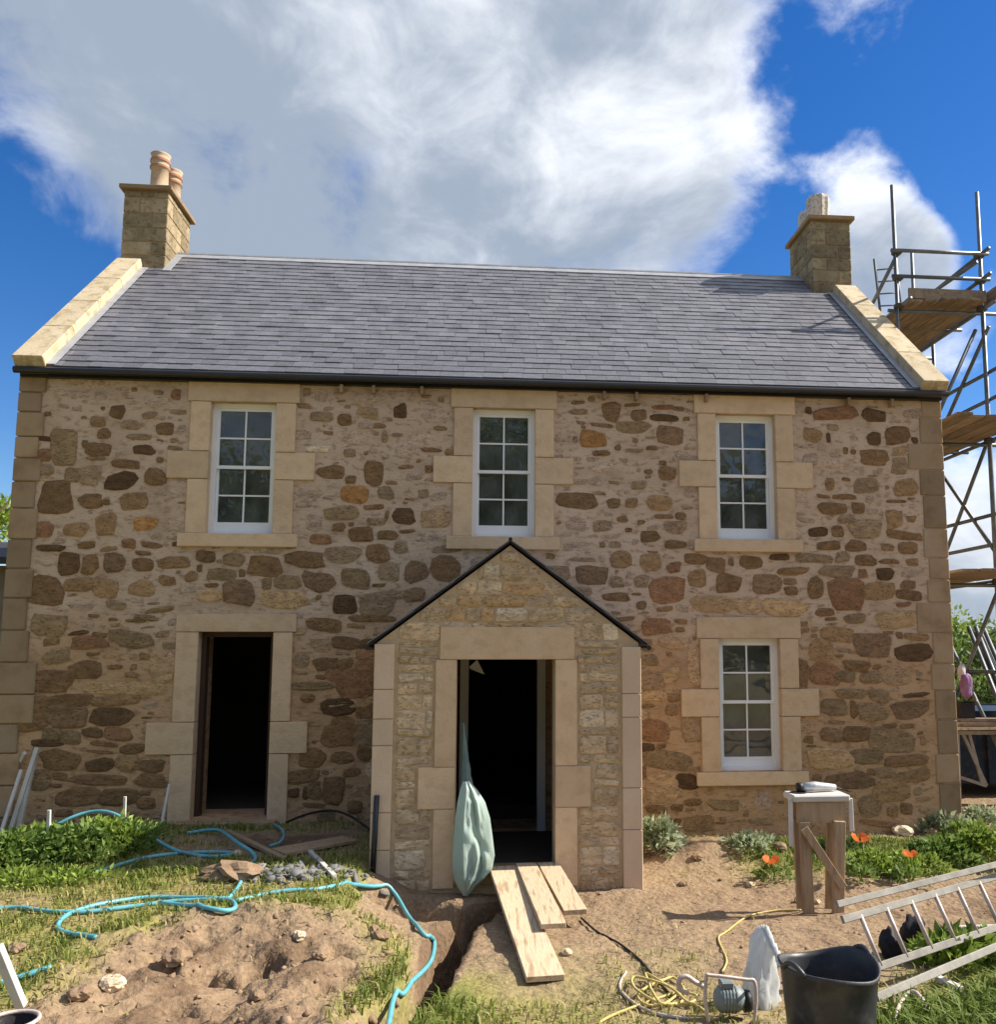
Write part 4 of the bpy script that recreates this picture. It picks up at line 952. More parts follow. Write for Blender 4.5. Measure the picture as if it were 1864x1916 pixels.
def crumple(c, sx, sy, sz, seed, n=10, amp=.25):
    r_ = random.Random(seed); bm = bmesh.new(); bmesh.ops.create_icosphere(bm, subdivisions=3, radius=1)
    off = r_.uniform(0, 50)
    for v in bm.verts:
        d = v.co.normalized(); f_ = 1 + amp * 2 * float(fbm(np.array(d.x * 2.2 + off + d.z), np.array(d.y * 2.2 - d.z * 1.7 + off), 4, seed)) * 1.3
        v.co = Vector((d.x * sx * f_, d.y * sy * f_, d.z * sz * f_))
    mb = MB(); mb.v = [tuple(v.co + Vector(c)) for v in bm.verts]; mb.f = [tuple(v.index for v in f.verts) for f in bm.faces]; bm.free(); return mb
pb = empty('cloth_bundle', (cx1 - .1, TY, cz_ + .1), 'purple and white cloths heaped over the small black crate', 'cloth')
p1 = atY(1809, 1283, TY - .13); crumple(p1, .085, .05, .19, 3, amp=.35).build('purple_cloth', 'cloth_purple', pb, smooth=True)
p2 = atY(1800, 1258, TY); crumple(p2, .06, .06, .14, 5, amp=.35).build('white_cloth', 'cloth_white', pb, smooth=True)
sk_ = empty('skip', (13.4, 3.2, 0), 'dark blue steel skip in shadow behind the trestle', 'skip')
mb = MB(); mb.prism([(12.35, .15), (14.9, .15), (15.2, 1.25), (12.2, 1.25)], 2.6, 4.2); mb.build('body', 'skip_blue', sk_)
for y_ in (2.55, 4.18): MB().box(12.15, 15.25, y_, y_ + .07, 1.18, 1.27).build('rim', 'skip_blue', sk_)
for x in (12.9, 13.6, 14.3): MB().bar((x, 2.58, .15), (x, 2.58, 1.2), .06, .05, up=(0, 1, 0)).build('rib', 'skip_blue', sk_)

# --- ramp planks at the porch door
def plank(name, a, b, w, th, label, m='timber'):
    o = MB().bar(a, b, w, th).build(name, m, bevel=.003); return tag(o, label, 'plank', 'ramp planks at the porch door')
pz = PDZ0 + .035
def deck_pt(px, py, z): return atZ(px, py, z)
def ramp(px_top, px_end, py_end, w, th, lift, label):
    a = atY(px_top, 1636, PYF - .02); a.z = pz + lift * .3
    b = ghit(px_end, py_end, .0); b.z = gzf(b.x, b.y) + .03 + lift
    plank('ramp_plank', a + Vector((0, .05, 0)), b, w, th, label)
ramp(941, 1021, 1842, .27, .04, .01, 'longest ramp plank, running from the porch door to the ground')
ramp(985, 1036, 1762, .20, .04, .09, 'middle ramp plank, shorter than the one on its left')
ramp(1026, 1077, 1734, .205, .045, .09, 'shortest ramp plank, on the right of the ramp')

# --- plastic sheet hanging in the porch doorway
def px_(x, y, Y): return atY(x, y, Y)
ROWS_S = [(1462, 866, 872, 880), (1478, 861, 873, 894), (1500, 856, 872, 908), (1530, 852, 869, 917), (1565, 849, 867, 922), (1600, 847, 867, 926), (1625, 847, 868, 921), (1645, 850, 869, 906), (1660, 857, 870, 888), (1676, 867, 871, 875)]
dense = []
for (a, b) in zip(ROWS_S, ROWS_S[1:]):
    for k in range(5): dense.append(tuple(a[i] + (b[i] - a[i]) * k / 5 for i in range(4)))
dense.append(ROWS_S[-1])
YB = -2.12
def strip(fn, nu):
    vs = []; fs = []
    for ri, (py, xl, xm, xr) in enumerate(dense):
        t_ = ri / (len(dense) - 1); wd = (xr - xl) / 78
        for k in range(nu + 1): vs.append(tuple(fn(k / nu, t_, py, xl, xm, xr, wd)))
    n = nu + 1
    for i in range(len(dense) - 1):
        for k in range(nu): fs.append((i * n + k, i * n + k + 1, (i + 1) * n + k + 1, (i + 1) * n + k))
    return vs, fs
def crs(u, t_, sd, f1=6.0, f2=9.0): return float(fbm(np.array(u * f1 + sd), np.array(t_ * f2 + sd), 4, 77))
def left_f(u, t_, py, xl, xm, xr, wd): return atY(xl + (xm - xl) * u, py, YB - .02 - .15 * wd * u + .05 * crs(u, t_, 3) * wd * math.sin(math.pi * u))
def right_f(u, t_, py, xl, xm, xr, wd):
    fold = .075 * math.exp(-((u - .25 - .55 * t_) / .07) ** 2) - .05 * math.exp(-((u - .62 + .3 * t_) / .10) ** 2) + .04 * math.exp(-((t_ - .34 - .25 * u) / .03) ** 2)
    return atY(xm + (xr - xm) * u, py + 5 * crs(u, t_, 9) * u, YB - .02 - .15 * wd * (1 - u) ** .8 + (fold * .8 * math.sin(math.pi * u) + .12 * crs(u, t_, 5, 5, 7) * math.sin(math.pi * min(1, u + .1))) * wd)
def back_f(u, t_, py, xl, xm, xr, wd): return atY(xr + (xl - xr) * u, py, YB - .02 + .09 * wd * math.sin(math.pi * u))
sheet = empty('plastic_sheet', atY(872, 1676, YB), 'pale green plastic sheet gathered and hanging in the porch doorway', 'plastic sheet')
for nm, fn, nu in (('side_fold', left_f, 8), ('front_fold', right_f, 22), ('back_fold', back_f, 8)):
    v_, f_ = strip(fn, nu); MB().add(v_, f_).build(nm, 'sheet_green', sheet, smooth=True, fixn=False)
vs = []; fs = []; n = 12
for i in range(15):
    t_ = i / 14; py = 1352 + (1470 - 1352) * t_; hw = .008 + .038 * t_ ** 1.2
    c_ = atY(867 + 7 * t_, py, -1.98 - .14 * t_)
    for k in range(n):
        th = 2 * math.pi * k / n + 2.2 * t_; rr = 1 + .35 * math.cos(4 * th)
        vs.append(c_ + Vector((hw * rr * math.cos(th), hw * .7 * rr * math.sin(th), 0)))
fs = [(i * n + k, i * n + (k + 1) % n, (i + 1) * n + (k + 1) % n, (i + 1) * n + k) for i in range(14) for k in range(n)] + [tuple(range(n - 1, -1, -1)), tuple(14 * n + k for k in range(n))]
MB().add(vs, fs).build('gathered_neck', 'sheet_shaded', sheet, smooth=True)
o = MB().add([tuple(atY(x, y, -.9)) for x, y in ((893, 1234), (907, 1262), (878, 1248))] + [tuple(atY(x, y, -.86)) for x, y in ((893, 1234), (907, 1262), (880, 1252))], [(0, 1, 2), (5, 4, 3), (0, 3, 4, 1), (1, 4, 5, 2), (2, 5, 3, 0)]).build('rag', 'rag_white')
tag(o, 'small white rag hanging just inside the porch door head', 'rag')

# --- saw horse and the power tool on it
hy = -2.95; gzh = gzf(8.55, hy)
sh = empty('saw_horse', (8.6, hy, gzh), 'tall wooden saw horse with a pale top standing on bare earth', 'saw horse')
def P(x, y, Y=hy): return atY(x, y, Y)
ztop = P(1535, 1492).z
hl, hr_ = P(1487, 1500).x, P(1580, 1500).x
MB().box(hl - .03, hr_ + .035, hy - .06, hy + .22, ztop - .03, ztop + .03).build('top', 'batten', sh, bevel=.012)
MB().box(hl + .01, hr_ - .005, hy - .035, hy, ztop - .22, ztop - .033).build('end_board', 'old_timber', sh, bevel=.004)
MB().box(hl + .01, hr_ - .005, hy + .10, hy + .135, ztop - .22, ztop - .033).build('end_board', 'old_timber', sh, bevel=.004)
for dy in (0, .16):
    MB().bar((hl + .065, hy + dy - .055, ztop - .20), (P(1508, 1688).x, hy + dy - .07, gzh - .03), .095, .045, up=(0, 1, 0)).build('leg', 'old_timber', sh, bevel=.004)
    MB().bar((hr_ - .075, hy + dy - .055, ztop - .20), (P(1562, 1690).x, hy + dy - .07, gzh - .03), .105, .045, up=(0, 1, 0)).build('leg', 'old_timber', sh, bevel=.004)
MB().bar((P(1497, 1545).x, hy - .105, P(1497, 1545).z), (P(1570, 1655).x, hy - .105, P(1570, 1655).z), .07, .022, up=(0, 1, 0)).build('brace', 'old_timber', sh, bevel=.003)
for xx, s_ in ((hl - .045, -1), (hr_ + .05, 1)):
    MB().bar((xx, hy - .02, ztop - .005), (xx + .004 * s_, hy - .02, ztop - .30 if s_ > 0 else ztop - .42), .022, .04).build('side_rail', 'batten', sh, bevel=.004)
tl = empty('power_tool', (8.55, hy + .2, ztop + .03), 'black and silver angle grinder lying on the saw horse', 'power tool')
c = Vector((hl + .12, hy + .12, ztop + .075))
MB().tube([c, c + Vector((.12, 0, .01)), c + Vector((.28, .03, -.005)), c + Vector((.33, .04, -.008))], [.04, .042, .032, .026], 10).build('body', 'tool_silver', tl, smooth=True)
MB().tube([c + Vector((-.05, 0, .0)), c], [.042, .045], 10).build('gear_head', 'tool_black', tl, smooth=True)
MB().lathe(c + Vector((-.05, -.02, -.045)), [(.005, 0), (.075, 0), (.075, .006), (.005, .006)], 18).build('disc', 'tool_black', tl)
MB().tube(smooth_path([c + Vector((.33, .04, -.01)), c + Vector((.40, .05, -.03)), c + Vector((.46, .02, -.045))], 5), .008, 6).build('cable_stub', 'tool_black', tl, smooth=True)

# --- extension ladder on its side
def lp(px, py, z): return atZ(px, py, z)
eb0, eb1 = lp(1645, 1808, .16), lp(1885, 1728, .20)
el = empty('extension_ladder', (eb0.x, eb0.y, .1), 'aluminium extension ladder lying on its side across the earth', 'ladder')
dirl = (eb1 - eb0).normalized()
upl = atY(1606, 1712, eb0.y + .10) - eb0
Lp0 = eb0 - dirl * .04; Lp1 = eb1 + dirl * 1.6
for q in (0, 1):
    MB().bar(Lp0 + upl * q - dirl * (.02 + .10 * q), Lp1 + upl * q, .026, .05, up=upl).build('rail', 'aluminium', el, bevel=.004)
for k in range(int((Lp1 - Lp0).length / .27)):
    p = Lp0 + dirl * (.06 + .27 * k)
    MB().tube([p, p + upl], .016, 8).build('rung', 'pipe_pink', el, smooth=True)
# the second section, slid in front of the first
eb2, eb3 = lp(1640, 1866, .14), lp(1885, 1762, .16)
et2, et3 = atY(1566, 1692, eb0.y + .16), atY(1885, 1612, eb1.y + .16)
MB().bar(eb2, eb3 + (eb3 - eb2).normalized() * 1.5, .026, .05, up=upl).build('rail', 'aluminium', el, bevel=.004)
MB().bar(et2, et3 + (et3 - et2).normalized() * 1.5, .026, .045, up=upl).build('rail', 'aluminium', el, bevel=.004)
# --- builder's tub, white bag, pump
tc0 = atZ(1550, 1797, .56); gt_ = gzf(tc0.x, tc0.y)
rr_ = .262; ht = tc0.z - gt_
tu = empty('builders_tub', (tc0.x, tc0.y, gt_), 'large black rubber builders tub standing in the right foreground', 'tub')
mb = MB(); n = 40; prof = [(.80, 0), (.82, .01), (.93, .6), (.985, .93), (1.02, .95), (1.035, 1.0), (.99, 1.0), (.95, .95), (.90, .6), (.78, .04), (.0, .035)]
vs = []
for r_, z_ in prof:
    for k in range(n):
        th = 2 * math.pi * k / n; wv = .022 * math.sin(2 * th + .8) * z_ + .012 * math.sin(3 * th) * z_
        vs.append((tc0.x + rr_ * r_ * math.cos(th), tc0.y + rr_ * r_ * math.sin(th), gt_ - .01 + ht * z_ + wv))
fs = [(i * n + k, i * n + (k + 1) % n, (i + 1) * n + (k + 1) % n, (i + 1) * n + k) for i in range(len(prof) - 1) for k in range(n)] + [tuple(range(n - 1, -1, -1))]
mb.add(vs, fs).build('body', 'tub_black', tu, smooth=True)
for th0 in (R(25), R(205)):
    pts = [Vector((tc0.x + rr_ * 1.03 * math.cos(th0 + a), tc0.y + rr_ * 1.03 * math.sin(th0 + a), gt_ + ht * (.965 + .10 * math.cos(a * 5)))) for a in np.linspace(-.31, .31, 9)]
    MB().tube(pts, .014, 8).build('handle', 'tub_black', tu, smooth=True)
bgp = atZ(1428, 1846, gt_ + .02); bgp.z = gzf(bgp.x, bgp.y)
zt2 = atY(1425, 1738, bgp.y).z
mb = MB(); rows_ = 26; n = 30; vs = []
for i in range(rows_ + 1):
    t_ = i / rows_; z_ = bgp.z + (zt2 - bgp.z) * t_
    hw = .125 * (1 - .58 * t_) * (1 - .45 * sst(.90, 1.0, t_)); hd = .09 * (1 - .6 * t_) * (1 - .6 * sst(.88, 1., t_))
    for k in range(n):
        th = 2 * math.pi * k / n; rr = 1 + .17 * math.sin(3 * th + 5 * t_) + .13 * math.sin(7 * th - 8 * t_) + .08 * math.sin(11 * th + 15 * t_)
        vs.append((bgp.x - .02 + .045 * t_ * t_ + float(hw) * math.cos(th) * rr, bgp.y + .05 * t_ + float(hd) * math.sin(th) * rr, z_ + .012 * math.sin(6 * th) * t_))
fs = [(i * n + k, i * n + (k + 1) % n, (i + 1) * n + (k + 1) % n, (i + 1) * n + k) for i in range(rows_) for k in range(n)] + [tuple(rows_ * n + k for k in range(n)), tuple(range(n - 1, -1, -1))]
wb = empty('plastic_bag', bgp, 'crumpled white plastic sack standing against the black tub', 'bag')
MB().add(vs, fs).build('sack', 'plastic_white', wb, smooth=True)
fl = [atY(1432, 1735, bgp.y + .02), atY(1445, 1765, bgp.y - .02), atY(1458, 1792, bgp.y - .06), atY(1463, 1812, bgp.y - .08)]
mb = MB(); vs = []
for i, p in enumerate(smooth_path(fl, 4)):
    for q in (-1, 0, 1): vs.append(p + Vector((.022 * q, .02 * abs(q), .012 * q * (1 if i % 2 else -1))))
m_ = len(vs) // 3
mb.add(vs + [v + Vector((.004, .006, .004)) for v in vs], [(i * 3 + q, i * 3 + q + 1, i * 3 + 4 + q, i * 3 + 3 + q) for i in range(m_ - 1) for q in (0, 1)] + [(3 * m_ + i * 3 + 3 + q, 3 * m_ + i * 3 + 4 + q, 3 * m_ + i * 3 + q + 1, 3 * m_ + i * 3 + q) for i in range(m_ - 1) for q in (0, 1)])
mb.build('flap', 'plastic_white', wb, smooth=True)

gp_ = ghit(1360, 1915, 0); Yp = gp_.y
pu = empty('pump', gp_, 'small grey water pump in a tubular carrying frame beside the white sack', 'pump')
def Q(x, y, dy=0): return atY(x, y, Yp + dy)
for dy in (-.02, .2):
    MB().tube(smooth_path([Q(1326, 1912, dy), Q(1320, 1870, dy), Q(1322, 1828, dy), Q(1330, 1824, dy), Q(1395, 1832, dy), Q(1412, 1836, dy), Q(1415, 1870, dy), Q(1412, 1912, dy)], 5), .011, 8).build('frame_tube', 'pipe_pink' if dy < 0 else 'aluminium', pu, smooth=True)
for x, y in ((1322, 1828), (1414, 1838), (1326, 1908), (1412, 1908)): MB().tube([Q(x, y, -.02), Q(x, y, .2)], .010, 8).build('cross_tube', 'aluminium', pu, smooth=True)
MB().tube([Q(1338, 1868, .09), Q(1346, 1868, .09), Q(1380, 1868, .09), Q(1392, 1868, .09)], [.045, .075, .075, .05], 16).build('motor', 'motor_grey', pu, smooth=True)
for k in range(5): MB().tube([Q(1350 + 6 * k, 1868, .09), Q(1352 + 6 * k, 1868, .09)], .080, 16).build('cooling_fin', 'motor_grey', pu)
MB().tube([Q(1392, 1872, .09), Q(1404, 1872, .09)], [.065, .06], 14).build('pump_head', 'tool_black', pu, smooth=True)
MB().box(Q(1350, 1850, .05).x, Q(1375, 1850, .05).x, Yp + .05, Yp + .13, Q(1350, 1852, .05).z, Q(1350, 1838, .05).z).build('switch_box', 'motor_grey', pu, bevel=.008)
MB().tube(smooth_path([Q(1318, 1846, .05), Q(1300, 1836, .05), Q(1284, 1826, .05), Q(1272, 1832, .05), Q(1272, 1850, .05), Q(1288, 1858, .05)], 6), .015, 8).build('hose_tail', 'pipe_pink', pu, smooth=True)

# --- hoses and cables
def ground_path(pts, lift): return [ghit(p[0], p[1], lift + (p[2] if len(p) > 2 else 0)) for p in pts]
def hose(name, pts, r, m, label, cat='hose', n=8, k=8):
    sp_ = smooth_path(pts, k); zs_ = gz(np.array([p.x for p in sp_]), np.array([p.y for p in sp_]))
    zc = np.maximum(np.array([p.z for p in sp_]), zs_ + r * .75)
    for _ in range(6): zc = np.maximum(np.convolve(np.pad(zc, 2, mode='edge'), np.ones(5) / 5, 'valid'), zs_ + r * .35)   # a stiff pipe bridges the bumps
    sp_ = [Vector((p.x, p.y, float(z))) for p, z in zip(sp_, zc)]
    o = MB().tube(sp_, r, n).build(name, m, smooth=True); return tag(o, label, cat)
HR = .018
A1 = [atY(100, 1550, -1.2), atY(130, 1530, -1.15), atY(172, 1518, -1.1), atY(212, 1519, -1.2), atY(250, 1545, -1.35), atY(300, 1578, -1.5)] + ground_path([(345, 1600), (400, 1606), (440, 1600), (390, 1598), (300, 1603), (235, 1618), (165, 1640)], HR)
hose('garden_hose', A1, HR, 'hose_blue', 'blue hose arching over the green plants on the left', 'hose')
A2 = [ghit(350, 1562, HR), ghit(405, 1562, .05), atY(445, 1573, -1.55), atY(472, 1598, -1.75), atY(477, 1628, -1.95), atY(462, 1655, -2.3)] + ground_path([(430, 1680), (370, 1684), (280, 1684), (190, 1694), (130, 1714), (108, 1735), (122, 1752), (180, 1757)], HR)
hose('garden_hose', A2, HR, 'hose_blue', 'blue hose looping upright then coiling back on the left lawn', 'hose')
hose('garden_hose', ground_path([(-20, 1706), (30, 1702), (90, 1708), (160, 1710), (250, 1700), (340, 1690), (420, 1688), (440, 1698), (425, 1710), (380, 1700), (300, 1698)], HR), HR, 'hose_blue', 'blue hose lying flat from the left edge into the coil', 'hose')
hose('garden_hose', ground_path([(440, 1690), (520, 1672), (600, 1666), (690, 1674), (740, 1698), (772, 1725), (795, 1752)], HR) + ground_path([(812, 1780), (806, 1815), (780, 1848), (755, 1880), (735, 1916), (720, 1960)], .06), HR, 'hose_blue', 'blue hose dropping over the bank edge into the trench', 'hose')
hose('garden_hose', ground_path([(420, 1536), (480, 1534), (512, 1545), (530, 1568), (525, 1585), (505, 1594)], .06), .014, 'hose_blue', 'thin blue hose curling in front of the left door step', 'hose')
hose('garden_hose', ground_path([(535, 1556, .06), (570, 1545, .1), (620, 1540, .12), (660, 1547, .08), (695, 1562)], .03), .014, 'cable_black', 'dark hose arching along the wall left of the porch', 'hose')
hose('garden_hose', ground_path([(-30, 1850), (30, 1836), (60, 1826), (95, 1814)], HR), HR, 'hose_blue', 'short end of blue hose at the lower left corner', 'hose')
hose('cable', ground_path([(1088, 1722), (1120, 1745), (1160, 1770), (1195, 1795), (1228, 1835), (1260, 1870)], .010), .009, 'cable_black', 'black cable trailing from the ramp planks over the earth', 'cable')
hose('cable', ground_path([(1500, 1704), (1450, 1706), (1400, 1718), (1360, 1745), (1345, 1757), (1352, 1780), (1360, 1800), (1352, 1822)], .012), .008, 'cable_yellow', 'yellow cable running from the saw horse to the pump', 'cable')
yr = random.Random(4); tang = []
for k in range(20):
    a = k * .83; tang.append((1245 + 62 * math.cos(a) * yr.uniform(.35, 1.1), 1862 + 34 * math.sin(a * 1.27) * yr.uniform(.4, 1.1), yr.uniform(0, .05)))
hose('cable', ground_path([(1120, 1916), (1160, 1900)] + tang + [(1300, 1890), (1340, 1916)], .014), .009, 'cable_yellow', 'yellow cable lying in a tangled heap beside the pump', 'cable', n=6, k=6)
hose('cable', ground_path([(1172, 1822), (1160, 1850), (1185, 1880), (1230, 1900), (1290, 1908)], .012), .010, 'pipe_pink', 'pale cable curving round the yellow tangle', 'cable')
hose('cable', ground_path([(1672, 1925), (1685, 1905, .06), (1710, 1893, .12), (1735, 1905, .06), (1748, 1925)], .012), .014, 'pipe_pink', 'pale hoop of pipe in the grass beside the black tub', 'pipe')

# --- stakes, leaning poles, timber scraps
def stick(name, a, b, w, label, cat='stake', m='batten', h=None, group=None):
    o = MB().bar(a, b, w, h or w, up=(0, 1, 0)).build(name, m, bevel=.003); return tag(o, label, cat, group)
g1 = ghit(90, 1618, -.08); stick('stake', g1, atY(92, 1515, g1.y), .03, 'upright pale stake standing in the green plants on the left')
g1 = ghit(231, 1590, -.08); stick('stake', g1, atY(234, 1490, g1.y), .026, 'upright brown stake behind the arch of blue hose')
g1 = ghit(300, 1548, -.05); stick('stake', g1, atY(317, 1467, -.12), .028, 'short stake leaning against the wall left of the doorway')
LP = [((70, 1398), (18, 1555), .045, 'longest pale pole leaning on the left corner of the house'), ((62, 1425), (34, 1552), .05, 'thick white pole leaning on the left corner, nearest the doorway'),
      ((46, 1408), (-8, 1528), .038, 'thin pole leaning at the left edge behind the others'), ((40, 1440), (0, 1560), .034, 'greyish pole between the leaning poles at the left edge')]
for k, ((xa, ya), (xb, yb), w, lb) in enumerate(LP):
    b = ghit(xb, yb, -.03); stick('leaning_pole', b, atY(xa, ya, -.07 - .02 * k), w, lb, 'pole', group='poles leaning on the left corner')
b = ghit(40, 1890, .02); a = atY(-6, 1770, b.y - .1); stick('leaning_pole', b, a, .05, 'grey pole slanting in at the lower left corner', 'pole')
tb2 = empty('bucket', ghit(14, 1985), 'dark bucket with a pale rim cut off by the lower left corner', 'bucket')
bb = ORG[tb2.name]
MB().lathe(bb, [(.10, 0), (.13, .2), (.14, .2), (.13, .19), (.095, .01), (0, .01)], 22).build('body', 'crate_black', tb2, smooth=True)
MB().tube([bb + Vector((.135 * math.cos(a), .135 * math.sin(a), .2)) for a in np.linspace(0, 6.283, 25)], .012, 6, caps=False).build('rim', 'pipe_pink', tb2, smooth=True)
def lay(pa, pb, w, h, label, cat='plank', m='old_timber', z=.03, za=None):
    a = ghit(*pa, z if za is None else za); b = ghit(*pb, z); o = MB().bar(a, b, w, h).build('timber_offcut', m, bevel=.003); return tag(o, label, cat)
lay((425, 1560), (530, 1612), .06, .035, 'narrow offcut of timber lying before the left doorway')
lay((580, 1598), (625, 1645), .045, .03, 'thin batten lying in shadow left of the porch', m='batten')
lay((520, 1600), (655, 1575), .30, .03, 'brown board lying on rubble in shadow beside the porch')
lay((1010, 1660), (1075, 1664), .05, .03, 'short pale batten at the right foot of the porch door', m='batten')
lay((1760, 1745), (1862, 1742), .05, .04, 'pale batten in the grass beyond the ladder', m='batten')
lay((1755, 1838), (1800, 1860), .05, .035, 'grey piece of timber in the grass under the ladder', m='batten')
p = ghit(430, 1655)
o = crumple(p + Vector((0, .18, .07)), .25, .15, .075, 91, amp=.6).build('earth_lump', 'clod')
tag(o, 'low brown lump of earth sitting at the edge of the shadow', 'earth lump')
g1 = ghit(700, 1648); o = MB().tube([g1 + Vector((-.05, .3, -.1)), g1 + Vector((-.03, .32, .72))], [.028, .026], 10).build('drain_pipe', 'gutter', smooth=True)
tag(o, 'thin black drain pipe standing in the corner left of the porch', 'pipe')
# board leaning inside the lower window
o = MB().box(W4X - .36, W4X + .02, .30, .32, W4Z + .02, W4Z + .46).build('cardboard', 'timber'); tag(o, 'tan board standing inside the lower right window', 'board')
# black sacks between ladder rungs
for k, (x, y, sx_, sz_, lb) in enumerate(((1680, 1800, .09, .14, 'small black rubble sack behind the first ladder rungs'), (1722, 1775, .13, .17, 'larger black rubble sack behind the ladder rungs'))):
    p = ghit(x, y); o = crumple(p + Vector((0, .12, sz_ * .5)), sx_ * .8, .08, sz_ * .75, 40 + k, amp=.6).build('rubble_sack', 'crate_black', smooth=True); tag(o, lb, 'sack')

# --- loose stones one can pick out
sp = [(1405, 1658, .05), (1278, 1656, .04), (1500, 1688, .06), (1530, 1690, .035), (1130, 1662, .05), (1150, 1658, .05), (1175, 1655, .045), (1090, 1655, .035), (1460, 1590, .09), (1060, 1785, .04), (700, 1745, .05), (712, 1755, .06),
      (560, 1755, .05), (600, 1790, .05), (330, 1800, .09), (210, 1850, .08), (150, 1865, .06), (480, 1870, .06), (445, 1600, .05), (1305, 1606, .06), (30, 1780, .06), (1690, 1560, .10), (1620, 1545, .09), (1745, 1562, .08)]
SLB = ['stone at the left end of the saw horse shadow', 'dark clod below the earth heap right of the porch', 'pale stone against the left foot of the saw horse', 'small stone between the saw horse feet',
       'pale stone left in the row at the foot of the porch right corner', 'middle stone in the row at the foot of the porch right corner', 'last stone in the row by the right porch corner', 'small stone beside the porch door batten',
       'large stone beside the poppy left of the saw horse', 'small clod right of the longest ramp plank', 'stone on the upper right rim of the earth bank', 'larger stone just under the right rim of the earth bank',
       'pale stone high on the earth bank below the lawn edge', 'pale stone in the middle of the earth bank', 'big clod on the left part of the earth bank', 'clod low on the left part of the earth bank', 'clod at the left foot of the earth bank',
       'stone near the bottom edge in the middle of the bank', 'pale stone before the left door step', 'stone on the slope of the earth heap right of the porch', 'dark stone in the grass at the left edge', 'stone in the plants against the right part of the wall',
       'stone in the plants directly behind the saw horse', 'stone in the plants near the right corner of the house']
for k, (x, y, s) in enumerate(sp):
    p = ghit(x, y); o = crumple(p + Vector((0, 0, s * .35)), s * rng.uniform(.8, 1.3), s, s * .65, 60 + k, amp=.35).build('loose_stone', 'clod' if k % 3 else 'stone_X')
    tag(o, SLB[k], 'stone', 'loose stones lying about the yard')

# ------------------------------------------------------------------ plants
def leaves(n, c, rx, ry, rz, ls, seed, up=.5, shape=.45):
    """n folded leaves spread through a dome"""
    r_ = np.random.RandomState(seed)
    u = r_.rand(n); th = r_.rand(n) * 2 * np.pi; rad = np.sqrt(r_.rand(n)) * .98; h = np.sqrt(np.clip(1 - rad ** 2, 0, 1)) * (.25 + .75 * r_.rand(n) ** .5)
    wob = 1 + .25 * np.sin(3 * th + seed) + .15 * np.sin(5 * th + 2 * seed)
    P = np.stack([c[0] + rx * rad * np.cos(th) * wob, c[1] + ry * rad * np.sin(th) * wob, c[2] + rz * h * (.85 + .3 * np.sin(4 * th + seed) * rad)], 1)
    out = np.stack([np.cos(th) * (rad + .2), np.sin(th) * (rad + .2), up + r_.rand(n) * .6 - .2], 1) + r_.randn(n, 3) * .45
    return leaf_cards(P, out, ls * (.6 + .8 * r_.rand(n)), r_, shape)
def leaf_cards(P, D, L, r_, shape=.45):
    n = len(P); D = D / np.linalg.norm(D, axis=1, keepdims=True)
    S = np.cross(D, r_.randn(n, 3)); S /= np.linalg.norm(S, axis=1, keepdims=True); Nn = np.cross(S, D)
    L = L[:, None]; w = L * shape
    a = P; b = P + D * L * .45 + S * w * .5 + Nn * w * .16; c_ = P + D * L - Nn * L * .15; d = P + D * L * .45 - S * w * .5 + Nn * w * .16; m_ = P + D * L * .5
    V = np.stack([a, b, c_, d, m_], 1).reshape(-1, 3); i = np.arange(n)[:, None] * 5
    Fc = np.concatenate([i + np.array([[0, 1, 4]]), i + np.array([[1, 2, 4]]), i + np.array([[2, 3, 4]]), i + np.array([[3, 0, 4]])], 0)
    return V, Fc
def plant(name, px, py, rx, ry, rz, n, ls, m, label, group, seed, cat='plant', shape=.45, up=.5):
    g = ghit(px, py); r_ = random.Random(seed)
    p = empty(name, g, label, cat, group)
    V, Fc = leaves(n, (g.x, g.y, g.z - .02), rx, ry, rz, ls, seed, up, shape)
    np_mesh('foliage', V, Fc, m, parent=p)
    mb = MB()
    for k in range(7):
        a = r_.uniform(0, 6.28); q = r_.uniform(.2, .8)
        mb.tube([g - Vector((0, 0, .03)), g + Vector((rx * q * .5 * math.cos(a), ry * q * .5 * math.sin(a), rz * .45)), g + Vector((rx * q * math.cos(a), ry * q * math.sin(a), rz * .8))], [.008, .006, .003], 5)
    mb.build('stems', 'leaf_dark', p)
GL = 'low green plants along the left border'
plant('leafy_plant', 12, 1625, .42, .35, .40, 1500, .075, 'leaf_green', 'low green plant at the left edge of the photo', GL, 1)
plant('leafy_plant', 70, 1612, .40, .35, .40, 1500, .075, 'leaf_bright', 'bright green plant growing round the pale upright stake', GL, 2)
plant('leafy_plant', 135, 1612, .42, .34, .42, 1500, .075, 'leaf_green', 'green plant under the left end of the hose arch', GL, 3)
plant('leafy_plant', 195, 1600, .40, .32, .42, 1500, .075, 'leaf_bright', 'tallest green plant right under the hose arch', GL, 4)
plant('leafy_plant', 245, 1592, .30, .30, .34, 900, .07, 'leaf_green', 'last green plant of the left border, nearest the doorway', GL, 5)
plant('leafy_plant', 40, 1655, .40, .25, .16, 700, .06, 'leaf_bright', 'low spreading plant in front of the left border', GL, 6)
plant('leafy_plant', 130, 1652, .40, .22, .15, 600, .06, 'leaf_bright', 'low spreading plant before the hose coil', GL, 7)
GR = 'plants along the foot of the right wall'
plant('silver_plant', 1228, 1588, .28, .28, .36, 700, .10, 'leaf_silver', 'silvery green plant growing against the right side of the porch', GR, 11)
plant('silver_plant', 1312, 1562, .30, .26, .34, 700, .10, 'leaf_silver', 'silvery green plant growing below the lower window', GR, 12)
plant('silver_plant', 1402, 1585, .26, .2, .18, 350, .07, 'leaf_silver', 'sparse low grey green plant between porch and saw horse', GR, 13)
